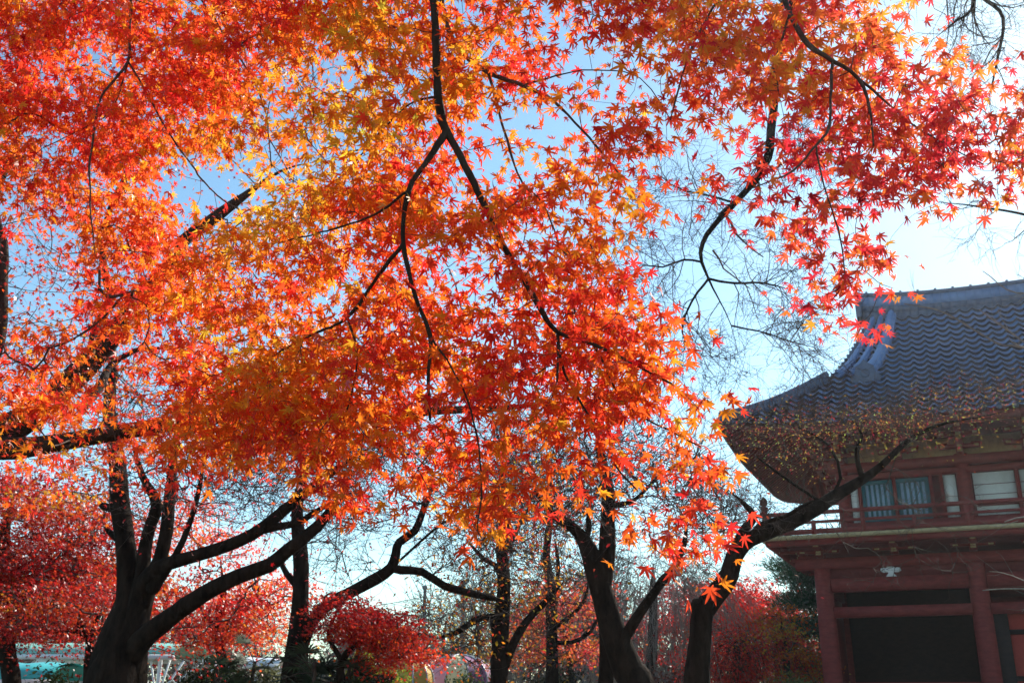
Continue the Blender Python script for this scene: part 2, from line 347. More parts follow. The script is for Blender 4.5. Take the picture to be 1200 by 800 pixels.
# ------------------------------------------------------------------ temple gate
GX, GY, GYAW = 6.85, 23.0, math.radians(23)
def build_gate():
    g = empty('temple_gate', (GX, GY, 0), 'two storey red wooden temple gate with blue grey tiled roof and balcony', 'temple gate', rz=-GYAW)
    W, D = 10.2, 6.2
    cols = [0, 3.1, 7.1, 10.2]
    # stone base
    mb = MB(); mb.box(-1.0, W+1.0, -1.2, D+1.2, -.2, .32); mb.box(-1.4, W+1.4, -1.6, D+1.6, -.2, .16); mb.build('stone_platform', M_STONE, g)
    # columns
    for u in cols:
        for wv in (0, 3.1, 6.2):
            mb = MB(); tubes(mb, np.array([(u, wv, z) for z in (.3, 1.5, 3, 4.3)]), np.array([.20, .20, .195, .18]), 24); mb.build('column', M_RED, g, smooth=True)
    # beams
    def beam(z0, z1, t=.13, name='tie_beam', m=M_RED, e=.0, w_=(0, 6.2)):
        for wv in w_:
            for a, b in zip(cols[:-1], cols[1:]):
                MB().box(a+.17, b-.17, wv-t, wv+t, z0, z1).build(name, m, g)
    beam(3.16, 3.38); beam(3.70, 3.98, .15)
    for a, b in zip(cols[:-1], cols[1:]):
        for wv in (0, 6.2): MB().box(a+.15, b-.15, wv-.06, wv+.06, 3.98, 4.44).build('frieze_wall', M_REDD, g)
    for wv in (0, 6.2):
        MB().box(-.55, W+.55, wv-.19, wv+.19, 4.20, 4.42).build('head_beam', M_RED, g)
    for u in (-.0, W):
        MB().box(u-.12, u+.12, .2, 6.0, 3.70, 3.98).build('tie_beam', M_RED, g); MB().box(u-.05, u+.05, .2, 6.0, .35, 4.3).build('side_wall', M_REDD, g)
    # guardian bays: dark back walls, ceiling
    for a, b in ((0, 3.1), (7.1, 10.2)):
        mb = MB(); mb.box(a+.1, b-.1, 3.02, 3.14, .32, 4.4); mb.build('inner_wall', M_DARKW, g)
        mb = MB(); x = a+.25
        while x < b-.2: mb.box(x-.025, x+.025, .04, .09, .35, 1.75); x += .12
        mb.box(a+.18, b-.18, .02, .11, 1.72, 1.84); mb.box(a+.18, b-.18, .02, .11, .33, .45); mb.build('picket_screen', M_RED, g)
    for u in (3.1, 7.1): MB().box(u-.04, u+.04, .2, 6.0, .35, 4.3).build('passage_wall', M_REDD, g)
    MB().box(.1, W-.1, .1, 6.1, 4.30, 4.36).build('ceiling', M_DARKW, g)
    MB().box(3.2, 3.56, -.02, .07, .32, 3.158).build('shade_panel', M_DARKW, g)  # dark board added for the shaded opening, also stops sun leaking past the door
    for u0, u1, m in ((3.53, 5.09, M_DOOR), (5.11, 6.88, M_DOOR)):
        d = MB().box(u0, u1, .02, .12, .325, 3.158).build('door', m, g)
        for z in (.9, 1.9, 2.8): MB().box(u0+.02, u1-.02, -.012, .018, z-.05, z+.05).build('batten', M_DARKW, d)
    # crests
    for u in (1.42, 5.1, 8.65):
        mb = MB(); pts = []
        prof = [(0, 0), (.13, .0), (.10, .05), (.055, .09), (.06, .14), (.15, .13), (.21, .17), (.20, .235), (.14, .255), (.09, .235), (.07, .275), (0, .29)]
        out = [(x, z) for x, z in prof] + [(-x, z) for x, z in prof[::-1][1:-1]]
        n = len(out); v = [(u+x, -.075-.03*k, 4.02-.02+z*.86-.04) for k in (0, 1) for x, z in out]; v += [(u, -.11, 4.10)]
        q = [(i, (i+1) % n, n+(i+1) % n, n+i) for i in range(n)]; t = [(n+i, n+(i+1) % n, 2*n) for i in range(n)]
        mb.add(v, q, t); mb.build('crest', M_WHITE, g)
    # brackets under the balcony
    def bracket(u, wv, z0, sgn, steps, dz, dw, side=0, s=1.0):
        mb = MB(); ob = mb
        def put(bx, a, b): # a along facade, b outward
            x0, x1 = a; y0, y1 = b
            if side == 0: X = (u+x0, u+x1); Yv = sorted((wv-sgn*y0, wv-sgn*y1))
            else: X = sorted((u+side*y0, u+side*y1)); Yv = (wv+x0, wv+x1)
            return X[0], X[1], Yv[0], Yv[1]
        for k in range(steps):
            z = z0+k*dz; out = dw*(k+1)
            X = put(mb, (-.075*s, .075*s), (-.1, out+.12)); mb.box(*X, z, z+dz*.5)
            X = put(mb, (-.42*s, .42*s), (out-.07, out+.07)); mb.box(*X, z+dz*.5+.003, z+dz*.88)
            X = put(ob, (-.055*s, .055*s), (out+.122, out+.135)); mb.mi = 1; ob.box(*X, z+.02, z+dz*.46); mb.mi = 0
            for a in (-.34, 0, .34):
                X = put(mb, ((a-.1)*s, (a+.1)*s), (out-.1, out+.1)); mb.box(*X, z+dz*.88, z+dz*1.0-.002)
                X = put(ob, ((a-.05)*s, (a+.05)*s), (out+.102, out+.112)); mb.mi = 1; ob.box(*X, z+dz*.55, z+dz*.8); mb.mi = 0
        mb.build('bracket', [M_RED, M_OCHRE], g)
    us = [0, 1.55, 3.1, 4.43, 5.77, 7.1, 8.65, 10.2]
    for u in us:
        bracket(u, 0, 4.44, 1, 2, .13, .38)
    for u in us[1:-1]: bracket(u, 6.2, 4.44, -1, 2, .13, .38)
    for v_ in (0, 1.55, 3.1, 4.65, 6.2):
        bracket(0, v_, 4.44, 1, 2, .13, .38, side=-1); bracket(W, v_, 4.44, 1, 2, .13, .38, side=1)
    # balcony deck
    mb = MB(); mb.box(-1.12, W+1.12, -1.15, D+1.15, 4.74, 4.82); mb.build('balcony_deck', M_OCHRE, g)
    mb = MB(); mb.box(-1.02, W+1.02, -1.05, -.85, 4.62, 4.737); mb.box(-1.02, W+1.02, D+.85, D+1.05, 4.62, 4.737); mb.box(-1.02, -.85, -.848, D+.848, 4.62, 4.737); mb.box(W+.85, W+1.02, -.848, D+.848, 4.62, 4.737)
    mb.build('balcony_beam', M_RED, g)
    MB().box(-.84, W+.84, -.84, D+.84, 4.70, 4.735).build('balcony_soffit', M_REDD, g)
    # railing
    def rail(p, q):
        mb = MB(); p = np.array(p, float); q = np.array(q, float); L = np.linalg.norm(q-p); t = (q-p)/L
        for z, h, e in ((4.90, .10, 0), (5.10, .055, .0), (5.30, .08, .28)): mb.bar((*(p-t*e), z), (*(q+t*e), z), .085, h)
        n = int(L/.95)
        for i in range(1, n):
            a = p+t*L*i/n; hgt = 5.26 if i % 2 == 0 else 5.08
            mb.box(a[0]-.045, a[0]+.045, a[1]-.045, a[1]+.045, 4.822, hgt)
        mb.build('railing', M_RED, g)
    e = 1.0
    rail((-e, -e), (W+e, -e)); rail((-e, D+e), (W+e, D+e)); rail((-e, -e+.06), (-e, D+e-.06)); rail((W+e, -e+.06), (W+e, D+e-.06))
    for u in (-e, W+e):
        for v_ in (-e, D+e):
            zz = np.array([4.82, 5.42, 5.43, 5.47, 5.50, 5.56, 5.63, 5.68, 5.72]); r = np.array([.065, .065, .09, .09, .05, .085, .08, .035, .004])
            mb = MB(); tubes(mb, np.stack([np.full(9, u), np.full(9, v_), zz], 1), r, 14); mb.build('railing_post', M_REDD, g, smooth=True)
    # upper storey
    o0, o1 = .45, W-.45; w0, w1 = .4, D-.4
    ucols = [.62, .95, 2.33, 3.12, 4.4, 5.8, 7.08, 7.87, 9.25, 9.58]
    for u, r in ((.58, .14), (3.12, .15), (7.08, .15), (9.62, .14)):
        for v_ in (w0, w1):
            mb = MB(); tubes(mb, np.array([(u, v_, 4.8), (u, v_, 6.6)]), np.array([r, r]), 20); mb.build('column', M_RED, g, smooth=True)
    MB().box(.58, 9.62, w0+.06, w1-.06, 4.82, 7.4).build('upper_wall', M_REDD, g)
    mb = MB()
    for v_, s in ((w0, -1), (w1, 1)):
        mb.box(.3, 9.9, v_-.17, v_+.17, 6.36, 6.56); mb.box(.5, 9.7, v_-.13, v_+.13, 6.18, 6.30); mb.box(.5, 9.7, v_-.12, v_+.12, 5.02, 5.22)
    for u in (.58, 9.62): mb.box(u-.12, u+.12, w0, w1, 6.36, 6.56); mb.box(u-.1, u+.1, w0, w1, 5.02, 5.22)
    mb.build('upper_tie_beam', M_RED, g)
    fw = w0-.02
    def window(a, b):
        f = MB(); f.box(a, b, fw-.06, fw+.06, 6.06, 6.14); f.box(a, b, fw-.06, fw+.06, 5.23, 5.30); f.box(a, a+.06, fw-.06, fw+.06, 5.30, 6.06); f.box(b-.06, b, fw-.06, fw+.06, 5.30, 6.06)
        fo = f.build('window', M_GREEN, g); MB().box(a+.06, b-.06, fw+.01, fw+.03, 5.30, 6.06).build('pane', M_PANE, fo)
        s = MB(); n = 5; gap = (b-a-.12)/n
        for i in range(n+1):
            x = a+.06+gap*i; s.box(max(a+.061, x-.024), min(b-.061, x+.024), fw-.045, fw-.005, 5.302, 6.058)
        s.build('slats', M_GREEN, fo)
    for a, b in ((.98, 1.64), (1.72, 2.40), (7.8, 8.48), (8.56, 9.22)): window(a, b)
    for a in (1.645, 2.405, 7.725, 8.485, .9, 2.62, 7.5, 9.22): MB().box(a, a+.073, fw-.08, fw+.06, 5.22, 6.18).build('mullion', M_RED, g)
    for a, b in ((.74, .90), (2.70, 2.95), (7.25, 7.48), (9.32, 9.46)): MB().box(a, b, fw+.0, fw+.04, 5.24, 6.16).build('plaster_panel', M_PLAST, g)
    for a, b in ((3.30, 4.12), (4.22, 5.05), (5.15, 5.98), (6.08, 6.90)):
        p = MB().box(a, b, fw-.0, fw+.04, 5.24, 6.16).build('plaster_panel', M_PLAST, g)
        s = MB()
        for z in (5.46, 5.9, 5.68): s.box(a, b, fw-.012 if z > 5.5 else fw-.03, fw-.001, z-(.006 if z > 5.5 else .03), z+(.006 if z > 5.5 else .03))
        s.build('panel_rail', M_REDD, p)
        MB().box(b+.01, b+.09, fw-.07, fw+.06, 5.22, 6.18).build('mullion', M_RED, g)
    MB().box(.75, 9.45, fw-.02, fw+.05, 6.565, 6.98).build('plaster_band', M_OCHRE, g)
    for u in (.58, 1.85, 3.12, 4.43, 5.77, 7.08, 8.35, 9.62):
        bracket(u, w0, 6.57, 1, 3, .22, .26, s=1.0); bracket(u, w1, 6.57, -1, 3, .22, .26)
    for v_ in (w0, 1.7, 3.1, 4.5, w1):
        bracket(.58, v_, 6.57, 1, 3, .22, .26, side=-1); bracket(9.62, v_, 6.57, 1, 3, .22, .26, side=1)
    mb = MB()
    mb.box(-.2, W+.2, w0-.95, w0-.8, 7.10, 7.22); mb.box(-.2, W+.2, w1+.8, w1+.95, 7.10, 7.22); mb.box(-.32, -.2, w0-.95, w1+.95, 7.10, 7.22); mb.box(W+.2, W+.32, w0-.95, w1+.95, 7.10, 7.22); mb.build('purlin', M_RED, g)
    # ---- roof
    ue0, ue1, we0, we1 = -1.72, W+1.72, -1.8, D+1.8; half = (we1-we0)/2; zr = 10.85; ze = 7.0; gd = 2.25
    def prof(d): t = np.clip(d/half, 0, 1); return ze + (zr-ze)*(.84*t + .16*t**2)
    def lift(du, dw): return .26*np.maximum(0, 1-(du+dw)/3.2)**1.8
    def zsurf(u, wv):
        du = np.minimum(u-ue0, ue1-u); dw = np.minimum(wv-we0, we1-wv)
        return prof(dw), du, dw
    def verge(d):  # left edge of upper slope measured from the side eave
        t = np.clip((d-gd)/(half-gd), 0, 1); return 1.78 + .95*t**.7 + .42
    rp = MB()
    def patch(front, flip=False, tile=True, off=0.0):
        course = .25; nc = int((half if front else gd+.75)/course); rows = []
        length = (ue1-ue0) if front else (we1-we0)
        a = np.arange(0, length+.001, .0425)
        mats = []
        for c in range(nc+1):
            for f in ((0, .5, 1.10) if tile else (0,)):
                d = min((c+f)*course, half if front else gd+.75)
                lo = d if (d <= gd or not front) else verge(d)
                al = np.clip(a, lo, length-lo)
                ph = (al/.30) % 1.0
                prof_t = np.where(ph < .62, -.022*np.sin(math.pi*ph/.62), .034*np.sin(math.pi*(ph-.62)/.38))
                z = prof(np.full_like(al, d)) + lift(np.minimum(al, length-al), d)
                if tile: z = z + prof_t*1.5 + .062*(1-f) 
                z = z + off
                dd = np.full_like(al, d) - (.0 if f else (.05 if tile else 0))
                mats.append((al, dd, z))
        al = np.array([m[0] for m in mats]); dd = np.array([m[1] for m in mats]); z = np.array([m[2] for m in mats])
        if front: U = ue0+al; Wv = (we1-dd) if flip else (we0+dd)
        else: U = (ue1-dd) if flip else (ue0+dd); Wv = we0+al
        V = np.stack([U, Wv, z], -1); n0, n1 = al.shape; i = np.arange(n0-1)[:, None]*n1; j = np.arange(n1-1)[None]
        Q = np.stack([i+j, i+j+1, i+n1+j+1, i+n1+j], -1).reshape(-1, 4)
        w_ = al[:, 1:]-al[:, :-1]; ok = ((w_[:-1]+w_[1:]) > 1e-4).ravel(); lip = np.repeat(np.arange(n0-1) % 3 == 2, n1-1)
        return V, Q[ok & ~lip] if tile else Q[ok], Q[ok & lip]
    for fr in (True, False):
        for fl in (False, True):
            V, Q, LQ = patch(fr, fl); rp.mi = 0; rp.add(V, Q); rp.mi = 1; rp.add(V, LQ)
    roof = rp.build('roof', [M_TILE, M_LIP_SHADE], g)
    sp = MB()
    for fr in (True, False):
        for fl in (False, True):
            V, Q, LQ = patch(fr, fl, False, -.13); sp.add(V, Q)
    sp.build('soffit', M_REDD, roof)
    # eave edge board following the lift
    eb = MB()
    def edge(front, flip, o_, h0, h1, mbb):
        length = (ue1-ue0) if front else (we1-we0); a = np.linspace(0, length, 60); z = prof(0*a) + lift(np.minimum(a, length-a), 0*a)
        c = o_
        U = ue0+a if front else np.full_like(a, (ue1-c) if flip else (ue0+c)); Wv = we0+a if not front else np.full_like(a, (we1-c) if flip else (we0+c))
        P = np.stack([U, Wv, z+(h0+h1)/2], 1)
        for p, q in zip(P[:-1], P[1:]): mbb.bar(p, q, .09, h1-h0)
    for fr in (True, False):
        for fl in (False, True): edge(fr, fl, .05, -.16, -.02, eb)
    eb.build('eave_board', M_REDD, roof)
    # round eave tile ends
    et = MB()
    for fr in (True, False):
        for fl in (False, True):
            length = (ue1-ue0) if fr else (we1-we0)
            a = np.arange(.243, length, .30); z = prof(0*a)+lift(np.minimum(a, length-a), 0*a)+.055
            for k in range(len(a)):
                if fr: p = (ue0+a[k], (we1+.03) if fl else (we0-.03), z[k]); q = (p[0], p[1]+(-.07 if fl else .07), z[k])
                else: p = ((ue1+.03) if fl else (ue0-.03), we0+a[k], z[k]); q = (p[0]+(-.07 if fl else .07), p[1], z[k])
                m = (np.array(p)+np.array(q))/2; pp = np.array([p, p, q, q], float); tubes(et, pp + np.array([0, 0, 0]), np.array([.002, .062, .062, .06]), 8)
    et.build('eave_edge_tiles', M_TILED, roof)
    # rafters
    rf = MB(); re = MB()
    for fr in (True, False):
        length = (ue1-ue0) if fr else (we1-we0)
        for fl in (False, True):
            for a in np.arange(.14, length, .215):
                m = min(a, length-a); d1 = min(m, 2.1)
                if d1 < .2: continue
                zs = [float(prof(np.array(d)) + lift(m, d)) - .20 for d in (.12, d1)]
                if fr: p = (ue0+a, (we1-.12) if fl else we0+.12, zs[0]); q = (ue0+a, (we1-d1) if fl else we0+d1, zs[1])
                else: p = ((ue1-.12) if fl else ue0+.12, we0+a, zs[0]); q = ((ue1-d1) if fl else ue0+d1, we0+a, zs[1])
                rf.bar(p, q, .085, .11)
    rf.build('rafters', M_RED, roof)
    # ridge stack
    ru0, ru1 = ue0+verge(half)-.12, ue1-verge(half)+.12; wm = (we0+we1)/2
    def ridge_bar(P, w_, h_, name, m, par=roof, rr=None):
        mb = MB(); P = np.asarray(P, float)
        for p, q in zip(P[:-1], P[1:]): mb.bar(p, q, w_, h_)
        if rr:
            tubes(mb, P + np.array([0, 0, h_/2+rr*.4]), np.full(len(P), rr), 10)
        return mb.build(name, m, par)
    u = np.linspace(ru0, ru1, 40); lf = .22*np.abs((u-(ru0+ru1)/2)/((ru1-ru0)/2))**2.5
    Pm = np.stack([u, np.full_like(u, wm), zr+lf+.10], 1); ridge_bar(Pm-np.array([0, 0, .18]), .30, .34, 'ridge_base', M_TILED)
    rd = ridge_bar(Pm, .34, .16, 'ridge', M_TILED); ridge_bar(Pm+np.array([0, 0, .22]), .24, .28, 'ridge_course', M_TILE, roof); ridge_bar(Pm+np.array([0, 0, .385]), .30, .05, 'ridge_cap', M_TILED, roof, .07)
    mb = MB()
    for k in np.arange(ru0+.15, ru1, .42):
        z = zr+.22*abs((k-(ru0+ru1)/2)/((ru1-ru0)/2))**2.5+.605; mb.box(k-.03, k+.03, wm-.03, wm+.03, z-.05, z+.035)
    mb.build('ridge_studs', M_TILED, roof)
    for sx in (0, 1):
        X = (lambda v: ue0+v) if sx == 0 else (lambda v: ue1-v)
        for sy in (0, 1):
            Y_ = (lambda d: we0+d) if sy == 0 else (lambda d: we1-d)
            # hip ridge
            d = np.linspace(.05, gd-.05, 16); P = np.stack([X(d), Y_(d), prof(d)+lift(d, d)+.07], 1); ridge_bar(P, .20, .17, 'hip_ridge', M_TILED, roof, .075)
            # descending ridges, two close together, and verge roll
            for off, nm, ww in ((.92, 'descending_ridge', .24), (.52, 'verge_roll', .13), (.22, 'verge_roll', .13)):
                d = np.linspace(gd-.12 if off > .8 else gd, half-.1, 18); P = np.stack([X(verge(d)+off*(1-.35*(d-gd)/(half-gd))), Y_(d), prof(d)+(.13 if off > .8 else .08)], 1); ridge_bar(P, ww, .17 if off > .8 else .08, nm, M_TILE, roof, .08 if off > .8 else .06)
            # verge edge: scalloped tile ends
            mb = MB(); dv = np.arange(gd, half, .17)
            for a in dv:
                z = float(prof(np.array(a))); x = float(X(verge(a))); y = float(Y_(a)); mb.box(x-.06, x+.06, y-.07, y+.07, z-.10, z+.07)
            mb.build('verge_tiles', M_TILED, roof)
            # onigawara end tile
            mb = MB(); x = float(X(verge(gd)+.88)); y = float(Y_(gd-.26)); z = float(prof(np.array(gd-.26)))
            out = [(-.30, 0), (-.34, .12), (-.24, .22), (-.20, .38), (-.08, .46), (0, .56), (.08, .46), (.20, .38), (.24, .22), (.34, .12), (.30, 0)]
            v = [(x+a, y+b, z+c-.02) for b in (-.06, .06) for a, c in out]; n = len(out)
            mb.add(v, [(i, i+1, n+i+1, n+i) for i in range(n-1)], [(0, i+1, i) for i in range(1, n-1)] + [(n, n+i, n+i+1) for i in range(1, n-1)]); 
            tubes(mb, np.array([(x, y-.09, z+.2), (x, y-.07, z+.2), (x, y+.09, z+.2)]), np.array([.09, .12, .12]), 10)
            mb.build('ridge_end_tile', M_TILED, roof)
        # main ridge end tile
        mb = MB(); x = ru0-.08 if sx == 0 else ru1+.08; z = zr+.22
        out = [(-.32, -.15), (-.34, .15), (-.22, .34), (-.1, .52), (0, .66), (.1, .52), (.22, .34), (.34, .15), (.32, -.15)]
        n = len(out); v = [(x+b, wm+a, z+c) for b in (-.07, .07) for a, c in out]
        mb.add(v, [(i, i+1, n+i+1, n+i) for i in range(n-1)], [(0, i+1, i) for i in range(1, n-1)] + [(n, n+i, n+i+1) for i in range(1, n-1)]); mb.build('ridge_end_tile', M_TILED, roof)
        # gable wall
        mb = MB(); x = float(X(gd+.70)); d = np.linspace(gd, half, 10); zt = prof(d)-.16
        L = [(x, we0+a, z_) for a, z_ in zip(d, zt)] + [(x, we1-a, z_) for a, z_ in zip(d[::-1], zt[::-1])]
        mb.add(L + [(x, wm, prof(np.array(gd)))], None, [(i, i+1, len(L)) for i in range(len(L)-1)]); mb.build('gable_wall', M_PLAST, roof)
        mb = MB()
        for sy in (0, 1):
            P = np.stack([X(verge(d)+.08), (we0+d) if sy == 0 else (we1-d), prof(d)-.24], 1)
            for p, q in zip(P[:-1], P[1:]): mb.bar(p, q, .07, .24)
        mb.build('bargeboard', M_RED, roof)
    return g
build_gate()

# ------------------------------------------------------------------ tree kit
def wood(name, M, par, mb): return mb.build(name, M, par, smooth=True, off=par.location)
def in_ellipses(ell, n=None):
    """ell: (cx, cy, rx, ry, Y, dY, count) in photo px, uniform inside"""
    out = []
    for cx, cy, rx, ry, Y, dY, c in ell:
        r = np.sqrt(ru(0, 1, c)); a = ru(0, 2*math.pi, c); yy = Y + ru(-dY, dY, c)
        for i in range(c): out.append(at(cx+rx*r[i]*math.cos(a[i]), cy+ry*r[i]*math.sin(a[i]), yy[i]))
    return np.array(out)
def pxof(P):
    y = P[:, 1]; z = P[:, 2]-EYE; f = y*CP+z*SP; u = -y*SP+z*CP
    return 600+FPX*P[:, 0]/f, 400-FPX*u/f

def bare_twigs(mb, P, R, L1=1.6, m=(6, 5, 5), wob=.2, up=.12, keepfn=None, S=(4, 3, 3), lengths=(1, .5, .26), rmin=.0022, ang=(30, 65), t0=.25):
    cur, cr = P, R; allp = []
    for lv, (mm, ll) in enumerate(zip(m, lengths)):
        cp_, cr_ = spawn(cur, cr, mm, L1*ll, ang, wob, up, K=6 if lv < 2 else 5, t0=t0 if lv == 0 else .2, rmin=rmin*(1.6 if lv == 0 else 1), rk=.5)
        if lv == 0: cr_ = np.minimum(cr_, .022*L1/1.6 + .004)
        if keepfn is not None:
            ok = keepfn(cp_[:, -1]); cp_, cr_ = cp_[ok], cr_[ok]
        if len(cp_) == 0: break
        tubes(mb, cp_, cr_, S[lv]); allp.append(cp_); cur, cr = cp_, cr_
    return allp

# ------------------------------------------------------------------ the maple overhead, near layer
DG = [  # how thickly leaves cover the view, 50 px cells, 0..9
 "999999999888766789988610",
 "987899769888766899989964",
 "998899797887848886997885",
 "989885668985487845888897",
 "766862489887887657888875",
 "468947898877996103882000",
 "138976788755998300388000",
 "126988768897699700267200",
 "761689888999999910000000",
 "874379989998889950000000",
 "566787998875566880000000",
 "440041278788951330000000",
 "000000121138200840000000",
 "000000000001000440000000",
 "000000000000000000000000"]
DENS = np.array([[int(c) for c in r[:24]] for r in DG], float)
def dens(x, y):
    x = np.clip(x, 25, 1174); yy = np.clip(y, 25, 724)
    fx = (x-25)/50; fy = (yy-25)/50; i = np.minimum(fx.astype(int), 22); j = np.minimum(fy.astype(int), 13); a = fx-i; b = fy-j
    return (DENS[j, i]*(1-a)*(1-b)+DENS[j, i+1]*a*(1-b)+DENS[j+1, i]*(1-a)*b+DENS[j+1, i+1]*a*b)
HOLES = [(562, 180, 42, 26), (600, 140, 30, 10), (232, 215, 38, 34), (312, 92, 14, 14), (790, 330, 50, 40), (480, 590, 38, 10), (560, 345, 26, 14), (875, 300, 40, 18), (938, 160, 18, 14),
         (60, 300, 45, 40), (120, 440, 34, 26), (210, 380, 22, 16), (830, 180, 16, 22), (720, 70, 14, 16), (170, 545, 60, 10), (160, 480, 26, 18), (20, 380, 22, 30), (640, 250, 16, 10), (805, 120, 20, 12), (800, 170, 26, 50), (800, 260, 46, 60), (850, 370, 60, 60), (835, 310, 40, 40), (905, 430, 60, 60), (1140, 300, 60, 30), (965, 405, 60, 18), (1080, 30, 20, 24), (30, 505, 46, 14), (108, 425, 26, 22), (250, 255, 34, 14), (100, 515, 50, 12), (500, 255, 12, 8)]
HUE = [(345, 190, 110, 90, .34), (430, 60, 70, 60, .26), (290, 260, 60, 60, .22), (330, 400, 90, 60, .16), (420, 130, 50, 40, .20), (700, 250, 90, 70, .14), (800, 60, 140, 60, .08), (1020, 70, 70, 40, .12), (560, 90, 60, 60, .12),
       (1050, 190, 160, 100, -.17), (880, 240, 90, 70, -.14), (640, 470, 120, 80, -.06), (990, 340, 50, 40, -.06), (760, 620, 50, 50, -.1), (60, 60, 120, 90, -.05), (120, 230, 80, 80, .02), (300, 480, 120, 70, .10), (560, 610, 60, 40, .08), (600, 60, 60, 50, -.08),
       (700, 60, 60, 60, -.12), (230, 120, 50, 50, -.08), (560, 390, 100, 50, -.04)]
def hue_at(x, y):
    h = np.full(len(x), .50)
    for cx, cy, rx, ry, a in HUE: h += a*np.exp(-((x-cx)/rx)**2-((y-cy)/ry)**2)
    return h
def near_depth(x, y):
    return np.interp(x, [-100, 0, 180, 330, 450, 800, 1000, 1300], [4.9, 4.8, 4.4, 3.7, 3.3, 3.25, 3.3, 3.5])

def overhead_maple():
    g = empty('maple_tree', (-3.3, -.9, 0), 'foreground maple with big star shaped orange and red leaves hanging close overhead', 'maple tree')
    # trunk behind the camera, limbs arching over it
    tr = MB(); ax = np.array([(-3.3, -.9, -.15), (-3.3, -.9, .4), (-3.2, -.85, 1.5), (-3.0, -.7, 2.6), (-2.8, -.5, 3.4)])
    p, r = smooth_path(ax, [.34, .24, .20, .19, .18], .1); tubes(tr, p, r, 18, .06)
    wood('trunk', M_BARKW, g, tr)
    def j(x, y): return at(x, y, float(near_depth(np.array([float(x)]), 0)[0]))
    ends = {'a': j(505, -150), 'b': j(500, -150), 'c': j(905, -150), 'd': j(156, -150)}
    def over(pts, rad, par):
        mb = MB(); p, r = smooth_path(pts, rad, .06); tubes(mb, p, r, 12, .05); return wood('limb', M_BARKW, par, mb)
    top = ax[-1]
    hub = np.array([-1.2, 1.3, 5.0])
    over([top, (-2.2, .2, 4.3), hub], [.16, .12, .08], g)
    over([top, (-2.9, 1.2, 4.6), (-2.2, 2.8, 5.6), ends['d']], [.12, .08, .05, .02], g)
    over([hub, (-.6, 2.1, 5.35), ends['a']], [.08, .05, .021], g)
    over([hub, (.0, 1.9, 5.5), (.9, 2.5, 5.6), ends['c']], [.07, .05, .035, .018], g)
    def sk(lst):
        out = []
        for L in lst:
            P = [j(x, y)+np.array([0, dz, 0]) for x, y, w_, dz in L]; R = [w_/2*3.1/1200 for x, y, w_, dz in L]
            p, r = smooth_path(P, R, .035); p = p + .0030*np.cumsum(rn(*p.shape), 0)*.6
            if out:
                prev = np.concatenate([q for q, _ in out]); d = np.linalg.norm(prev-p[0], axis=1); i = int(d.argmin())
                if d[i] < .25: p = p + (prev[i]-p[0])*np.linspace(1, .3, len(p))[:, None]
            out.append((p, r))
        return out
    A = [[(505, -150, 13, 0), (503, -40, 13, 0), (507, 20, 12.5, 0), (507, 70, 12, 0), (510, 125, 12.5, 0), (518, 155, 13, 0), (540, 195, 9.5, .0), (565, 250, 9, .02), (592, 302, 8, .05), (625, 355, 7.5, .05), (647, 380, 6.5, .08), (690, 398, 4.5, .05), (735, 425, 3.5, 0), (780, 455, 2.5, -.05)],
         [(517, 153, 10, 0), (497, 195, 8, -.05), (477, 235, 7.5, -.08), (472, 290, 6.5, -.1), (481, 345, 6, -.08), (500, 398, 5, -.05), (497, 445, 4.5, -.02), (500, 492, 3, 0)],
         [(472, 300, 5, -.1), (445, 325, 5, -.05), (405, 372, 4.5, .0), (350, 388, 4, .1), (290, 402, 3, .25)],
         [(405, 372, 3.5, 0), (413, 405, 3, .05), (411, 445, 2.5, .05), (398, 488, 2, .1)],
         [(645, 380, 4.5, .08), (648, 412, 3.5, .05), (650, 445, 3, .02)],
         [(655, 383, 4, .08), (662, 430, 3.5, .1), (690, 480, 3, .12), (715, 530, 2.5, .1), (745, 575, 2, .05)],
         [(700, 402, 3, .05), (740, 470, 2.6, .1), (790, 500, 2.2, .1), (830, 520, 1.8, .1)],
         [(503, 395, 3, -.05), (530, 440, 2.5, -.1), (556, 500, 2.2, -.1), (566, 570, 2, -.1), (560, 625, 1.5, -.1)],
         [(476, 238, 3.5, -.08), (440, 268, 3, -.1), (395, 283, 2.6, -.1), (340, 285, 2, 0)],
         [(509, 110, 3.5, 0), (480, 100, 3, .1), (440, 118, 2.4, .2), (390, 160, 2, .3), (340, 180, 1.6, .4)]]
    B = [[(500, -150, 8, .25), (520, -20, 7.5, .3), (560, 25, 7, .3), (612, 53, 6.5, .25), (650, 80, 4.5, .2), (690, 125, 3.5, .2), (725, 180, 2.5, .15)],
         [(566, 40, 4.5, .3), (582, 90, 4, .3), (600, 140, 3.8, .3), (614, 178, 3.2, .25), (640, 212, 2.8, .2), (668, 272, 2.2, .2), (720, 300, 1.8, .2)],
         [(612, 53, 3, .25), (655, 35, 2.5, .3), (700, 28, 2, .3), (760, 40, 1.8, .3), (800, 90, 1.5, .3)]]
    Cc = [[(905, -150, 9, 0), (912, -30, 8.5, 0), (920, 15, 8, 0), (942, 52, 7.5, 0), (970, 72, 7, 0), (1004, 84, 5, .05), (1018, 120, 4, .05), (1024, 165, 2.5, .05)],
          [(970, 72, 4.5, 0), (970, 115, 4, 0), (962, 160, 3.8, -.05), (943, 188, 3.2, -.1), (915, 220, 2.5, -.1), (870, 240, 1.8, -.1)],
          [(943, 188, 2.5, -.1), (950, 235, 2.2, -.1), (965, 280, 2, -.1), (975, 330, 1.6, -.1)],
          [(918, 18, 3.5, 0), (908, 60, 3, .05), (912, 100, 2.2, .05)],
          [(1004, 84, 3.5, .05), (1050, 110, 3, .1), (1105, 150, 2.4, .1), (1160, 180, 1.8, .1)],
          [(905, -90, 5, 0), (840, -20, 4, .2), (815, 30, 3, .25), (800, 90, 2, .3)]]
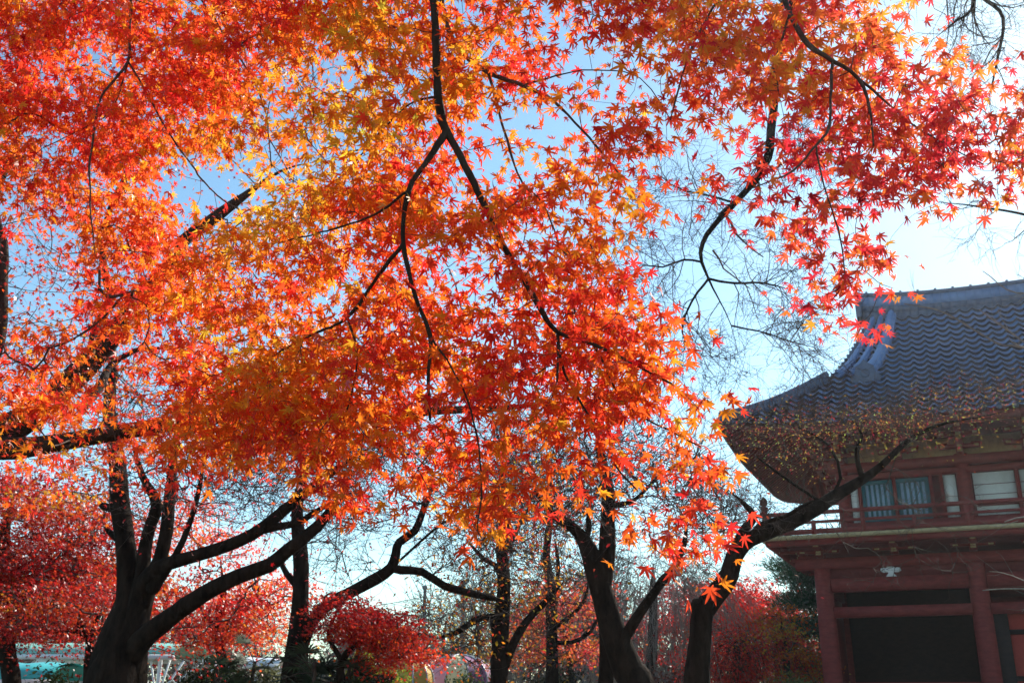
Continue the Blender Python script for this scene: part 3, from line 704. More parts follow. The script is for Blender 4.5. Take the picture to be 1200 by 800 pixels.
    Dd = [[(156, -150, 7, 0), (152, -30, 6.5, 0), (148, 30, 6, 0), (147, 72, 6, 0), (126, 130, 4.5, -.1), (114, 200, 4, -.1), (115, 255, 3, -.1), (120, 310, 2, -.1)],
          [(148, 72, 4, 0), (168, 110, 4, .1), (192, 152, 3.5, .15), (228, 198, 3, .2), (262, 224, 2, .2)],
          [(146, 72, 3.5, 0), (118, 115, 3, .1), (75, 126, 2.5, .2), (30, 150, 2, .2)],
          [(156, -120, 4, 0), (230, -20, 3.5, .2), (285, 60, 3, .3), (300, 150, 2, .3)]]
    skels = {'a': sk(A), 'b': sk(B), 'c': sk(Cc), 'd': sk(Dd)}
    # spray centres by the density map
    N0 = 30000; x = ru(-180, 1330, N0); y = ru(-170, 700, N0)
    dn = np.clip((dens(x, y)/10-.22)/.72, 0, .97)
    cl = np.sin(x*.047+2.1*np.sin(y*.021))*np.cos(y*.051+1.7*np.sin(x*.027)) + .6*np.sin(x*.11+y*.05)*np.cos(y*.09-x*.04)
    dn = np.where(x < 0, dn*.8, dn); dn = np.where(x > 1200, dn*np.clip(1-(x-1200)/120, 0, 1), dn); dn = np.where(y < 0, .75*np.clip(1+y/250, 0, 1)*(dn > .3), dn)
    for cx, cy, rx, ry in HOLES: dn = dn*(1-.97*np.exp(-(((x-cx)/rx)**2+((y-cy)/ry)**2)**2))
    tau = -np.log(1-np.clip(dn, 0, .94))*np.clip(1+.75*cl, .12, 2.0); 
    size_px = 1200*.037/near_depth(x, y)     # smaller further leaves need more sprays
    acc = tau/2.7*(12.5/size_px)**1.6*.24*np.interp(x, [200, 300, 440, 820, 900], [1.8, 2.0, 1.35, 1.3, 1.0]); sel = rng.random(N0) < acc; x, y = x[sel], y[sel]
    Y = near_depth(x, y) + ru(-.12, .85, len(x)); T = np.array([at(a, b, c) for a, b, c in zip(x, y, Y)])
    h = hue_at(x, y) + .10*np.sin(x*.031+1)*np.cos(y*.037) + .06*rn(len(x))
    # nearest hand set limb decides the branch
    keys = list(skels); D = np.stack([np.min(np.linalg.norm(T[:, None]-np.concatenate([p for p, r in skels[k]])[None, ::4], axis=2), axis=1) for k in keys], 1)
    own = D.argmin(1)
    nleaf = 0
    labels = {'a': 'thick forked dark branch hanging in the middle', 'b': 'slender branch slanting right of the forked one', 'c': 'arching branch reaching over the gate roof', 'd': 'branch hanging at the left with orange red leaves'}
    for ki, k in enumerate(keys):
        bm = MB(); lm = MB(); P = skels[k]
        for p, r in P: tubes(bm, p, r*(1+.09*np.sin(np.arange(len(r))*.9)+.16*(rng.random(len(r)) < .07)), 9, .10)
        m = own == ki; Tk = T[m]; hk = h[m]
        ch, _ = grow(P, Tk, step=.07, tip=.0011, jit=.10, sag=-.03, rmax=.42); chain_mesh(lm, ch, 7, 4); lm.mi = 1
        b = wood('branch', M_TWIG if k != 'a' else M_BARKW, g, bm); b['label'] = labels[k]
        per = 11; n = len(Tk)*per; c = np.repeat(Tk, per, 0)
        d = rn(n, 3)*np.array([1, 1, .55])*.058; pos = c+d
        nr = rn(n, 3)*.50 + np.array([0, 0, .30]) + SUNV*.75; fw = d/.06*.5 + rn(n, 3)*.35 + np.array([0, 0, -.8])
        col = ramp(np.repeat(hk, per) + rn(n)*.15)*ru(.8, 1.08, n, 1)
        if k == 'c': col = np.clip(col*np.array([1.0, 1.15, 1.9]), 0, .95)  # extra pink puts lens flare into this branch's leaf colour
        sz = .0375*np.clip(1+.27*rn(n), .5, 1.35)
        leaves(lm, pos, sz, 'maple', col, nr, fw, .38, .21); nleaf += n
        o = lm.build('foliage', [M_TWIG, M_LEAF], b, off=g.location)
    print('near leaves', nleaf, 'sprays', len(T))
overhead_maple()

# ------------------------------------------------------------------ generic leafy / bare tree
def tree(name, label, cat, joints, targets=None, leafkw=None, group=None, M=M_BARK, twigM=M_TWIG, growkw=None, twigs=None, leafM=M_LEAF_FAR, S=14, crown='crown', step=.12, twigpart='twigs', limbpart='limb', keepfn=None):
    """joints: list of limbs; the first stands on the ground"""
    b = at(joints[0][0][0], joints[0][0][1], joints[0][0][2]); g = empty(name, (b[0], b[1], 0), label, cat, group)
    sk = []
    for i, J in enumerate(joints):
        mb = MB(); p, r = limb(mb, J, S if i == 0 else 10, step, .10, ground=(i == 0)); sk.append((p, r)); wood('trunk' if i == 0 else limbpart, M, g, mb)
    top = [(p[len(p)//3:] if i == 0 else p, r[len(r)//3:] if i == 0 else r) for i, (p, r) in enumerate(sk)]
    mb = MB()
    if targets is not None and len(targets):
        gk = dict(step=.25, tip=.004, jit=.12, sag=.02); gk.update(growkw or {})
        ch, _ = grow(top, targets, **gk); chain_mesh(mb, ch, 7, 4)
        if twigs and twigs.get('on_chains'):
            P, R = fixed(ch, 6); tw = {k: v for k, v in twigs.items() if k != 'on_chains'}; bare_twigs(mb, P, R, keepfn=keepfn, **tw)
    if twigs and not twigs.get('on_chains'):
        P, R = fixed(top, 14); bare_twigs(mb, P, R, keepfn=keepfn, **twigs)
    mb.mi = 1
    for kw in ((leafkw if isinstance(leafkw, list) else [leafkw]) if leafkw else []):
        kw = dict(kw); T = kw.pop('T', targets); sprays(mb, T, **kw)
    mb.build('crown', [twigM, leafM], g, off=g.location)
    return g, sk

# big limbed maple on the left, 7-8 m away
T = in_ellipses([(60, 300, 110, 130, 7.4, 1.0, 75), (150, 440, 120, 90, 7.6, 1.0, 80), (40, 460, 90, 70, 6.6, .6, 45), (270, 330, 110, 90, 8.0, 1.0, 70), (60, 100, 150, 120, 7.6, 1.0, 70), (260, 100, 130, 100, 8.2, 1.0, 70), (380, 200, 100, 110, 8.4, .8, 45), (230, 520, 170, 40, 7.8, .8, 60), (400, 460, 110, 60, 8.0, .8, 40), (480, 350, 90, 120, 8.2, .8, 34), (520, 480, 120, 50, 8.2, .6, 30), (-150, 250, 120, 260, 7.5, 1.5, 70)])
px, py = pxof(T); hT = .33 + .12*np.sin(px*.021) + .10*rn(len(T)); hT[(px < 110) & (py > 380) & (py < 500)] += .18
tree('maple_tree', 'broad maple at left with thick crooked limbs and small dark red leaves', 'maple tree',
     [[(-70, 800, 7.4, 58), (-80, 700, 7.4, 54), (-66, 600, 7.4, 52), (-46, 545, 7.4, 50), (-20, 515, 7.4, 46), (20, 498, 7.4, 36), (60, 470, 7.4, 30), (105, 425, 7.4, 30), (135, 390, 7.4, 25), (170, 345, 7.5, 21), (200, 312, 7.6, 19), (212, 285, 7.6, 17), (245, 260, 7.7, 15), (275, 238, 7.7, 13), (330, 200, 7.8, 9), (380, 188, 7.9, 6)],
      [(-30, 522, 7.4, 34), (20, 525, 7.3, 27), (70, 518, 7.3, 22), (140, 506, 7.3, 19), (230, 492, 7.4, 16), (330, 482, 7.5, 15), (430, 492, 7.7, 13), (500, 482, 7.8, 11), (590, 478, 8.0, 8), (680, 470, 8.1, 5)],
      [(-50, 560, 7.4, 34), (-30, 460, 7.2, 26), (-4, 400, 7.1, 20), (2, 330, 7.1, 15), (4, 285, 7.1, 12), (-6, 240, 7.1, 9), (20, 160, 7.2, 7), (40, 60, 7.3, 5)],
      [(108, 425, 7.4, 16), (112, 385, 7.6, 13), (128, 350, 7.8, 11), (120, 290, 7.9, 9), (140, 220, 8.0, 7), (200, 130, 8.1, 5)],
      [(95, 480, 7.4, 12), (120, 448, 7.6, 12), (128, 430, 7.8, 8), (160, 410, 7.9, 6), (200, 408, 8.0, 4)]],
     T, dict(per=24, spread=.36, size=.031, kind='star', hue=hT, hvar=.13, flat=.35, up=.5, face=.4), M=M_BARKW, growkw=dict(step=.22, tip=.003))

# multi stemmed cherry, left
def between(x0, x1, y0, y1):
    def f(E):
        x, y = pxof(E); return (x > x0) & (x < x1) & (y > y0) & (y < y1)
    return f
T = in_ellipses([(210, 520, 150, 60, 11, 1.8, 60), (350, 520, 120, 60, 11, 1.5, 50), (260, 600, 120, 30, 11, 1.2, 20), (150, 380, 200, 100, 11.5, 1.5, 40), (440, 540, 80, 40, 11, 1, 22)])
tree('cherry_tree', 'multi stemmed cherry with massive dark trunk and two long limbs reaching right', 'cherry tree',
     [[(134, 812, 11, 66), (138, 770, 11, 56), (146, 730, 11, 42), (150, 700, 11, 27), (149, 660, 11, 24), (144, 620, 11, 22), (139, 580, 11, 22), (137, 540, 11, 19), (128, 480, 11.1, 15), (132, 420, 11.2, 11), (118, 340, 11.3, 7)],
      [(148, 800, 11.05, 46), (154, 750, 11, 38), (162, 710, 10.95, 28), (167, 670, 10.95, 17), (170, 640, 11, 15), (176, 615, 11, 14), (184, 592, 11, 14), (176, 574, 11, 11), (166, 556, 11, 8), (150, 500, 11, 5)],
      [(158, 740, 11, 26), (172, 690, 10.95, 22), (187, 655, 10.9, 17), (195, 622, 10.9, 16), (198, 590, 10.9, 14), (201, 560, 10.9, 12), (205, 520, 10.9, 9), (222, 460, 10.9, 6)],
      [(178, 690, 10.85, 16), (206, 650, 10.8, 8), (222, 614, 10.8, 7), (233, 575, 10.8, 6), (240, 530, 10.8, 4)],
      [(157, 725, 11, 26), (168, 684, 10.9, 21), (188, 664, 10.8, 17), (212, 656, 10.7, 16), (250, 645, 10.7, 15), (296, 626, 10.6, 14), (330, 600, 10.6, 13), (364, 572, 10.5, 12), (400, 545, 10.5, 9), (440, 520, 10.5, 6)],
      [(296, 624, 10.6, 9), (325, 617, 10.6, 9), (352, 611, 10.6, 8), (385, 590, 10.6, 6), (430, 580, 10.6, 4)],
      [(148, 778, 10.98, 30), (166, 750, 10.85, 25), (198, 724, 10.7, 20), (238, 696, 10.5, 19), (280, 675, 10.4, 18), (316, 662, 10.4, 17), (338, 644, 10.3, 15), (372, 617, 10.3, 13), (400, 580, 10.2, 9), (420, 540, 10.2, 6)],
      [(141, 600, 11, 8), (124, 593, 11, 9), (116, 592, 11, 7)],
      [(146, 640, 11, 8), (132, 626, 11.1, 7), (122, 618, 11.1, 5)]],
     T, [dict(per=26, spread=.5, size=.024, kind='oval', hue=.12, hvar=.22, flat=.5, sat=(.75, 1.1, 1.2), T=T[::2])], M=M_BARK, growkw=dict(step=.3, tip=.004),
     twigs=dict(on_chains=True, L1=.9, m=(4, 4), lengths=(1, .5), rmin=.0028, wob=.18))

# trunk at x=350 with crooked limb
T = in_ellipses([(470, 560, 90, 50, 13, 1.2, 26), (400, 640, 60, 40, 13, 1, 16), (540, 640, 70, 40, 13, 1, 18), (350, 560, 80, 60, 13.5, 1.5, 30), (640, 600, 90, 50, 13, 1, 18)])
tree('cherry_tree', 'dark trunk with a crooked limb forking right above the low red maple', 'cherry tree',
     [[(344, 812, 13, 33), (346, 780, 13, 28), (350, 740, 13, 24), (352, 700, 13, 19), (352, 650, 13, 17), (348, 600, 13, 14), (356, 540, 13, 10), (350, 470, 13, 6)],
      [(348, 765, 13, 18), (366, 727, 12.95, 15), (384, 708, 12.9, 14), (416, 691, 12.9, 13), (440, 678, 12.8, 14), (459, 665, 12.8, 13), (464, 648, 12.8, 11), (468, 635, 12.8, 10), (486, 622, 12.8, 9), (494, 604, 12.8, 8), (505, 575, 12.8, 6), (530, 540, 12.8, 4)],
      [(459, 665, 12.8, 10), (470, 668, 12.8, 10), (494, 670, 12.8, 9), (520, 686, 12.8, 9), (548, 694, 12.8, 8), (576, 700, 12.9, 7), (600, 706, 13, 4)],
      [(462, 662, 12.8, 3), (520, 612, 12.8, 3), (560, 600, 12.9, 2)],
      [(352, 690, 13, 9), (336, 672, 13, 7), (325, 650, 13, 5)]],
     T, dict(per=10, spread=.5, size=.03, kind='oval', hue=.1, hvar=.2, flat=.5, sat=(.7, 1.1, 1.2)), growkw=dict(step=.3, tip=.004), twigs=dict(on_chains=True, L1=1.0, m=(5, 4), lengths=(1, .5), rmin=.003))

# tree with trunk x=590
T = in_ellipses([(560, 650, 70, 60, 15, 1.5, 34), (620, 640, 50, 80, 15, 1.5, 34), (540, 730, 60, 50, 15, 1.2, 30), (600, 560, 80, 40, 15, 1.5, 26)])
tree('oak_tree', 'slender dark trunk with rising side limbs and sparse yellow leaves beside the tents', 'oak tree',
     [[(586, 812, 15, 22), (586, 770, 15, 19), (589, 720, 15, 17), (591, 680, 15, 15), (588, 640, 15, 14), (592, 590, 15, 11), (586, 530, 15, 7)],
      [(592, 780, 15, 10), (600, 757, 14.9, 10), (617, 728, 14.8, 9), (640, 704, 14.8, 7), (662, 680, 14.8, 4)],
      [(588, 722, 15, 8), (574, 722, 15, 7), (557, 726, 15, 8), (538, 739, 14.9, 7), (511, 748, 14.8, 6)],
      [(589, 682, 15, 7), (580, 662, 15, 6), (566, 654, 15, 5), (545, 630, 15, 3)],
      [(576, 724, 15, 4), (578, 745, 15, 4), (580, 775, 15, 4), (588, 790, 15, 3)],
      [(590, 650, 15, 6), (606, 620, 15, 5), (622, 590, 15, 4)]],
     T, dict(per=22, spread=.5, size=.038, kind='oval', hue=.74, hvar=.22, flat=.6, sat=(.8, .8, .8)), growkw=dict(step=.3, tip=.004), twigs=dict(on_chains=True, L1=1.0, m=(3, 4), lengths=(1, .5), rmin=.0035))
T = in_ellipses([(640, 620, 60, 80, 17, 1.5, 34), (670, 720, 60, 60, 17, 1.5, 24), (620, 560, 60, 60, 17, 1.5, 20)])
tree('oak_tree', 'thin straight dark trunk with brown leaf tufts just left of the forked tree', 'oak tree',
     [[(647, 812, 17, 15), (647, 770, 17, 14), (646, 720, 17, 13), (645, 690, 17, 11), (640, 650, 17, 9), (645, 600, 17, 7), (640, 530, 17, 5)],
      [(648, 735, 17, 6), (668, 722, 17, 5), (684, 704, 17, 4), (690, 680, 17, 3)],
      [(648, 752, 17, 5), (670, 752, 16.9, 5), (692, 740, 16.9, 4), (702, 718, 16.9, 3)],
      [(645, 700, 17, 5), (654, 670, 17, 5), (650, 630, 17, 4)]],
     T, dict(per=20, spread=.55, size=.04, kind='oval', hue=.45, hvar=.25, flat=.6, sat=(.75, 1.1, 1.2)), growkw=dict(step=.35, tip=.004), twigs=dict(on_chains=True, L1=1.2, m=(4, 4), lengths=(1, .5), rmin=.004))

# big forked tree
T = in_ellipses([(640, 560, 70, 60, 11, 1.2, 40), (720, 540, 80, 50, 11, 1.2, 34), (780, 580, 70, 60, 11, 1.2, 34), (600, 500, 60, 50, 11, 1, 16), (820, 620, 50, 40, 11, 1, 14)])
tree('cherry_tree', 'big dark forked tree standing in front of the weeping cherry', 'cherry tree',
     [[(748, 815, 11, 44), (736, 785, 11, 36), (722, 748, 11, 30), (712, 718, 11, 27), (705, 692, 11, 25), (696, 662, 11, 24), (688, 640, 11, 20), (678, 624, 11, 14), (664, 612, 11, 12), (650, 604, 11, 11), (630, 580, 11, 8), (615, 545, 11, 5)],
      [(704, 700, 11, 22), (709, 670, 11, 20), (712, 640, 11, 19), (712, 610, 11, 17), (713, 580, 11, 17), (708, 550, 11, 13), (702, 510, 11, 9), (712, 450, 11, 6)],
      [(726, 765, 10.9, 16), (734, 744, 10.9, 13), (751, 716, 10.8, 12), (766, 695, 10.8, 10), (776, 680, 10.8, 10), (790, 664, 10.8, 8), (802, 636, 10.8, 6), (806, 590, 10.8, 4)],
      [(713, 590, 11, 8), (740, 588, 11, 5), (770, 560, 11, 4), (800, 540, 11, 3)],
      [(686, 634, 11, 8), (690, 616, 11, 7), (688, 600, 11, 6)],
      [(710, 815, 11.3, 18), (711, 770, 11.3, 15), (708, 730, 11.25, 12), (706, 700, 11.2, 10)]],
     T, dict(per=16, spread=.45, size=.028, kind='oval', hue=.25, hvar=.22, flat=.5, sat=(.7, 1.1, 1.2)), growkw=dict(step=.3, tip=.004), twigs=dict(on_chains=True, L1=.9, m=(4, 4), lengths=(1, .5), rmin=.0028))

# leaning tree in front of the gate
T = in_ellipses([(900, 500, 50, 26, 9.0, .7, 34), (960, 490, 60, 22, 8.9, .7, 44), (1030, 488, 60, 14, 8.9, .7, 44), (1100, 486, 60, 11, 8.9, .6, 38), (1130, 458, 66, 14, 9.2, .5, 30), (925, 530, 50, 16, 8.9, .6, 20), (1020, 508, 60, 14, 8.9, .6, 10), (1230, 460, 50, 30, 9, .6, 20)])
T2 = in_ellipses([(900, 600, 60, 26, 8.8, .8, 40), (860, 580, 50, 26, 8.8, .8, 30), (820, 600, 40, 40, 8.8, .8, 22), (950, 600, 40, 12, 8.8, .5, 12), (900, 440, 60, 30, 9, .7, 0), (1080, 600, 90, 30, 9.0, .5, 14), (1040, 660, 90, 30, 9, .5, 10)])
tree('cherry_tree', 'leaning knobbly tree sweeping right across the gate with tiny brown leaves', 'cherry tree',
     [[(817, 815, 8.6, 30), (818, 780, 8.6, 27), (821, 745, 8.6, 25), (823, 718, 8.6, 26), (832, 704, 8.6, 25), (843, 690, 8.6, 23), (855, 672, 8.6, 21), (860, 652, 8.6, 20), (872, 636, 8.6, 19), (890, 627, 8.6, 17), (925, 613, 8.7, 16), (956, 596, 8.7, 16), (980, 580, 8.8, 14), (1012, 561, 8.8, 11), (1030, 548, 8.8, 9), (1044, 535, 8.8, 7.5), (1062, 518, 8.9, 6), (1082, 505, 8.9, 5), (1110, 495, 8.9, 4), (1160, 486, 9, 3), (1210, 472, 9, 2)],
      [(824, 722, 8.6, 16), (817, 708, 8.6, 18), (812, 702, 8.6, 12)],
      [(862, 655, 8.6, 12), (864, 636, 8.6, 11), (874, 618, 8.6, 11), (884, 605, 8.6, 9), (872, 590, 8.6, 6), (855, 575, 8.6, 4)],
      [(1011, 560, 8.8, 7), (1006, 545, 8.8, 6), (1004, 528, 8.8, 6), (1010, 510, 8.8, 4), (1000, 490, 8.8, 3)],
      [(872, 638, 8.6, 7), (890, 615, 8.5, 6), (920, 605, 8.5, 5), (945, 590, 8.5, 4), (960, 584, 8.5, 3)],
      [(970, 586, 8.8, 5), (985, 560, 8.8, 4), (972, 522, 8.9, 3.5), (935, 500, 8.9, 2.5), (905, 492, 8.9, 2)],
      [(965, 590, 8.8, 4), (920, 560, 8.9, 3), (880, 530, 9, 2)]],
     np.concatenate([T, T2]), dict(per=13, spread=.24, size=.0120, kind='oval', hue=.60, hvar=.32, flat=.5, sat=(.62, .9, 2.4), T=T[::1]), M=M_BARK, growkw=dict(step=.14, tip=.0018, jit=.14), twigs=dict(on_chains=True, L1=.42, m=(3, 3), lengths=(1, .5), rmin=.0013, wob=.25))

# bare tree behind the maple at right: trunk outside, boughs coming down from above
def bare_right():
    b = np.array([8.2, 8.6, 0.]); g = empty('bare_tree', b, 'leafless tree whose dark crooked boughs hang between the maple leaves and the gate roof', 'bare tree')
    mb = MB(); p, r = smooth_path([(8.2, 8.6, -.15), (8.15, 8.6, .6), (8.0, 8.7, 3), (7.7, 8.9, 5.5), (7.2, 9, 7.4)], [.36, .26, .22, .18, .14], .15); tubes(mb, p, r, 16, .07); wood('trunk', M_BARK, g, mb)
    top = p[-1]
    def px(lst, Y): return [(at(x, y, Y+dz)) for x, y, w_, dz in lst], [w_/2*Y/1200 for x, y, w_, dz in lst]
    limbs = []
    mains = [[(1080, -190, 26, 0), (1000, -90, 18, 0), (950, -10, 15, 0), (925, 70, 13, 0), (918, 150, 12, 0), (912, 195, 12, 0), (898, 222, 9, 0), (876, 248, 8, 0), (850, 276, 7, 0), (838, 298, 6.5, 0), (836, 320, 6, 0), (845, 340, 5, 0), (858, 366, 4.2, 0), (872, 398, 3.6, 0), (880, 430, 2.6, 0), (890, 455, 1.6, 0)],
             [(836, 330, 4, 0), (865, 334, 3.6, .1), (897, 330, 3, .2), (930, 336, 2, .2)],
             [(836, 328, 4, 0), (822, 345, 3.6, -.1), (808, 366, 3, -.2), (800, 390, 2.4, -.2), (806, 415, 1.6, -.2)],
             [(836, 305, 3.6, 0), (812, 303, 3.2, .2), (785, 312, 2.6, .3), (752, 308, 1.8, .3)],
             [(868, 386, 2.8, 0), (900, 393, 2.2, -.1), (933, 403, 1.8, -.2), (962, 410, 1.2, -.2)],
             [(876, 248, 4, 0), (840, 235, 3, .3), (805, 225, 2.4, .4), (775, 205, 1.6, .4)],
             [(1000, -90, 12, 0), (1100, -40, 9, .3), (1180, 10, 6, .3), (1176, 70, 4, .3), (1165, 120, 2.5, .3)],
             [(1080, -190, 12, 0), (1120, -60, 7, -.4), (1150, 0, 5, -.4), (1120, 30, 3.5, -.4), (1095, 50, 2.5, -.4)],
             [(1290, 120, 10, .2), (1240, 250, 6, .2), (1190, 252, 4, .2), (1130, 245, 3, .2), (1056, 240, 1.6, .2)],
             [(898, 222, 4, 0), (925, 200, 3, -.2), (960, 175, 2, -.2)]]
    for k, L in enumerate(mains):
        P, R = px(L, 9.0)
        if k in (0,): P = [top, (top+P[0])/2+np.array([0, 0, .4])] + P; R = [.13, .11] + R
        if k == 8: P = [np.array([7.7, 8.9, 5.5]), (np.array([7.7, 8.9, 5.5])+P[0])/2] + P; R = [.09, .06] + R
        p, r = smooth_path(P, R, .1); r = r*(1.0 if k == 0 else .88)*np.clip((1-np.linspace(0, 1, len(r)))/.12, .2, 1); p = p + .008*np.cumsum(rn(*p.shape), 0)*.7
        if limbs and k != 8:
            prev = np.concatenate([q for q, _ in limbs]); d = np.linalg.norm(prev-p[0], axis=1); i = int(d.argmin())
            if d[i] < 1.0: p = p + (prev[i]-p[0])*np.linspace(1, .4, len(p))[:, None]
        mb = MB(); tubes(mb, p, r, 8, .05); wood('bough', M_BARK, g, mb); limbs.append((p, r))
    P, R = fixed(limbs, 16); mb = MB()
    a = bare_twigs(mb, P, R, L1=1.05, m=(17, 6, 4), lengths=(1, .55, .32), rmin=.0023, wob=.28, up=-.02, ang=(30, 75), t0=.3, keepfn=lambda E: (pxof(E)[1] < 520) | (pxof(E)[0] < 600))
    wood('crown', M_TWIG, g, mb)
bare_right()
def pale_branches():
    b = np.array([5.3, 5.2, 0.]); g = empty('bare_tree', b, 'young leafless tree with pale sunlit twigs reaching in from the right over the roof', 'bare tree')
    mb = MB(); p, r = smooth_path([(5.3, 5.2, -.1), (5.3, 5.25, 1.2), (5.25, 5.4, 2.4), (5.2, 5.5, 3.4), (5.1, 5.6, 4.4)], [.10, .075, .06, .045, .02], .12); tubes(mb, p, r, 10, .05); wood('trunk', M_TWIGL, g, mb)
    ls = []
    for L in ([(1330, 440, 6, 0), (1200, 403, 3, 0), (1167, 397, 2.6, 0), (1107, 362, 2, 0), (1060, 352, 1.2, 0)], [(1330, 420, 4, .1), (1240, 420, 3, .1), (1180, 385, 2, .1), (1150, 362, 1.2, .1)],
              [(1330, 640, 5, 0), (1250, 610, 3, 0), (1200, 604, 2.2, 0), (1175, 610, 1.4, 0)], [(1330, 700, 5, .1), (1230, 690, 3, .1), (1190, 688, 2.4, .1), (1150, 690, 1.2, .1)], [(1340, 340, 5, .2), (1250, 335, 3, .2), (1190, 345, 2, .2), (1150, 320, 1, .2)]):
        P = [at(x, y, 5.6+d) for x, y, w_, d in L]; R = [w_/2*5.6/1200 for x, y, w_, d in L]
        base = np.array([5.22, 5.45, max(1.4, P[0][2]-.9)]); P = [base] + P; R = [.02] + R
        q, r = smooth_path(P, R, .05); q = q+.002*np.cumsum(rn(*q.shape), 0); ls.append((q, r)); mb = MB(); tubes(mb, q, r, 6); wood('branch', M_TWIGL, g, mb)
    P, R = fixed(ls, 12); mb = MB(); bare_twigs(mb, P, R, L1=.42, m=(9, 3), lengths=(1, .5), rmin=.0011, wob=.16, up=.1, ang=(20, 50), t0=.35); wood('crown', M_TWIGL, g, mb)
pale_branches()

# ------------------------------------------------------------------ red maples behind
def pads(ell, Y, dY, npad, per=6, rx=.8):
    """flat storeys of foliage; returns pad target points"""
    out = []
    for cx, cy, ex, ey, n in ell:
        for _ in range(n):
            a, r = random.uniform(0, 6.28), math.sqrt(random.random()); c = at(cx+ex*r*math.cos(a), cy+ey*r*math.sin(a), Y+random.uniform(-dY, dY))
            for _ in range(per):
                d = rn(3)*np.array([rx, rx, .07])*.50; d[2] -= .18*(d[0]**2+d[1]**2)/rx; out.append(c+d)
    return np.array(out)
def far_maple(label, joints, ell, Y, dY, hue, size=.05, per=12, spread=.38, rx=.9, hvar=.14, name='maple_tree', sat=None, M=M_BARK, tp=6):
    T = pads(ell, Y, dY, 0, tp, rx); size = size*.92; per = int(per*3.1)
    tree(name, label, 'maple tree', joints, T, dict(per=per, spread=spread, size=size, kind='star', hue=hue+np.repeat(.15*rn(len(T)//tp), tp)+.04*rn(len(T)), hvar=hvar*.6, flat=.26, up=.45, face=.6, rnd=.5, sat=sat), growkw=dict(step=.4, tip=.006), M=M)  # random hue per pad imitates lit and shaded clumps
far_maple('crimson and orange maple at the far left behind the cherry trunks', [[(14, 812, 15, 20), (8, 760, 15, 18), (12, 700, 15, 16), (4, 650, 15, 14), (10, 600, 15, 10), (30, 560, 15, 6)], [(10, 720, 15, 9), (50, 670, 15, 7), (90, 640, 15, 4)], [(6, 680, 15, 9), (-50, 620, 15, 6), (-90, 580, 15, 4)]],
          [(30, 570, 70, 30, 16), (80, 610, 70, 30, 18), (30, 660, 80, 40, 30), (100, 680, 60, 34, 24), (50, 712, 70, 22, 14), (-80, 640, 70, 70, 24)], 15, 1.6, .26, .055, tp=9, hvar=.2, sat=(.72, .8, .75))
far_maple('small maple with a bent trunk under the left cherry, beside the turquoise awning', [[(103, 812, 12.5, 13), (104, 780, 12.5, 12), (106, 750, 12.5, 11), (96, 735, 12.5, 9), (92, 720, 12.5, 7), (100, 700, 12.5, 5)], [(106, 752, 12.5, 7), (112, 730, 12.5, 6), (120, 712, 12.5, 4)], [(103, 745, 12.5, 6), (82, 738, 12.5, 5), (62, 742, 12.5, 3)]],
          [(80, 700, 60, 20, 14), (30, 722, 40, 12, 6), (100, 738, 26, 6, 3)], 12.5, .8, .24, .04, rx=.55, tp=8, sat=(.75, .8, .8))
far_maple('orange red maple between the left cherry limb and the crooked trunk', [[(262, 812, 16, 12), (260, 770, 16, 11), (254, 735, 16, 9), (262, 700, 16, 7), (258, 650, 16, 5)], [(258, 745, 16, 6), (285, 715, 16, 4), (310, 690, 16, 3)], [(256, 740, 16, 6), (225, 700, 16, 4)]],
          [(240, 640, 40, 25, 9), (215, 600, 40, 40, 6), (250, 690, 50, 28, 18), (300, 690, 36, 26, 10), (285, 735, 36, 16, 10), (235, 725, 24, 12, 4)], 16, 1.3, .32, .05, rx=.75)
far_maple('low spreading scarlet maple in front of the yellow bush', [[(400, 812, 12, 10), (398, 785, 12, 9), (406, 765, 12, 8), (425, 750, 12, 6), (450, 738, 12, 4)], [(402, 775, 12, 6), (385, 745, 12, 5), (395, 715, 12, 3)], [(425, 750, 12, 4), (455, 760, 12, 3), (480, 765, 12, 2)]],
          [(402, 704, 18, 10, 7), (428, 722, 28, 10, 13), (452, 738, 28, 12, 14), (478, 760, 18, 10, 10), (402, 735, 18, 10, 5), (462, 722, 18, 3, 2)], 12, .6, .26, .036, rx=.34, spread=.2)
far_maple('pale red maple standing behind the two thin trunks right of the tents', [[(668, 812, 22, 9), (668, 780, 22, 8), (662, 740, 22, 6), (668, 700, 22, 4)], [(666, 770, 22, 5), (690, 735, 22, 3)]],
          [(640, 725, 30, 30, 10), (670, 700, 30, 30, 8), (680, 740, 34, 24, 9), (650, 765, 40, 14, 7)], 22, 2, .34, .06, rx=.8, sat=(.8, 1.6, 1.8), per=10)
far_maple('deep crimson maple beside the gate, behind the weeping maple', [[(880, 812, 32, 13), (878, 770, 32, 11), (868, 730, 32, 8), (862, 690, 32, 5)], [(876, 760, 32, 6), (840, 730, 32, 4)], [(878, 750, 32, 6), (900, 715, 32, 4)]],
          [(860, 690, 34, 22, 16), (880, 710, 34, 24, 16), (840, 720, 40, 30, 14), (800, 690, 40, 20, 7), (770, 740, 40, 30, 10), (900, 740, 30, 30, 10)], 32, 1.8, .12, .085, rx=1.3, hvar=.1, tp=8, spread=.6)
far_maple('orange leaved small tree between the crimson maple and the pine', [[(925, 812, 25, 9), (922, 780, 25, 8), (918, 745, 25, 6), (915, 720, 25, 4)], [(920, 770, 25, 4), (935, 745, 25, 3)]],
          [(912, 720, 16, 16, 5), (930, 750, 20, 24, 6), (935, 785, 20, 14, 5)], 25, 1.2, .62, .06, rx=.6, sat=(.7, .8, 1), per=10)

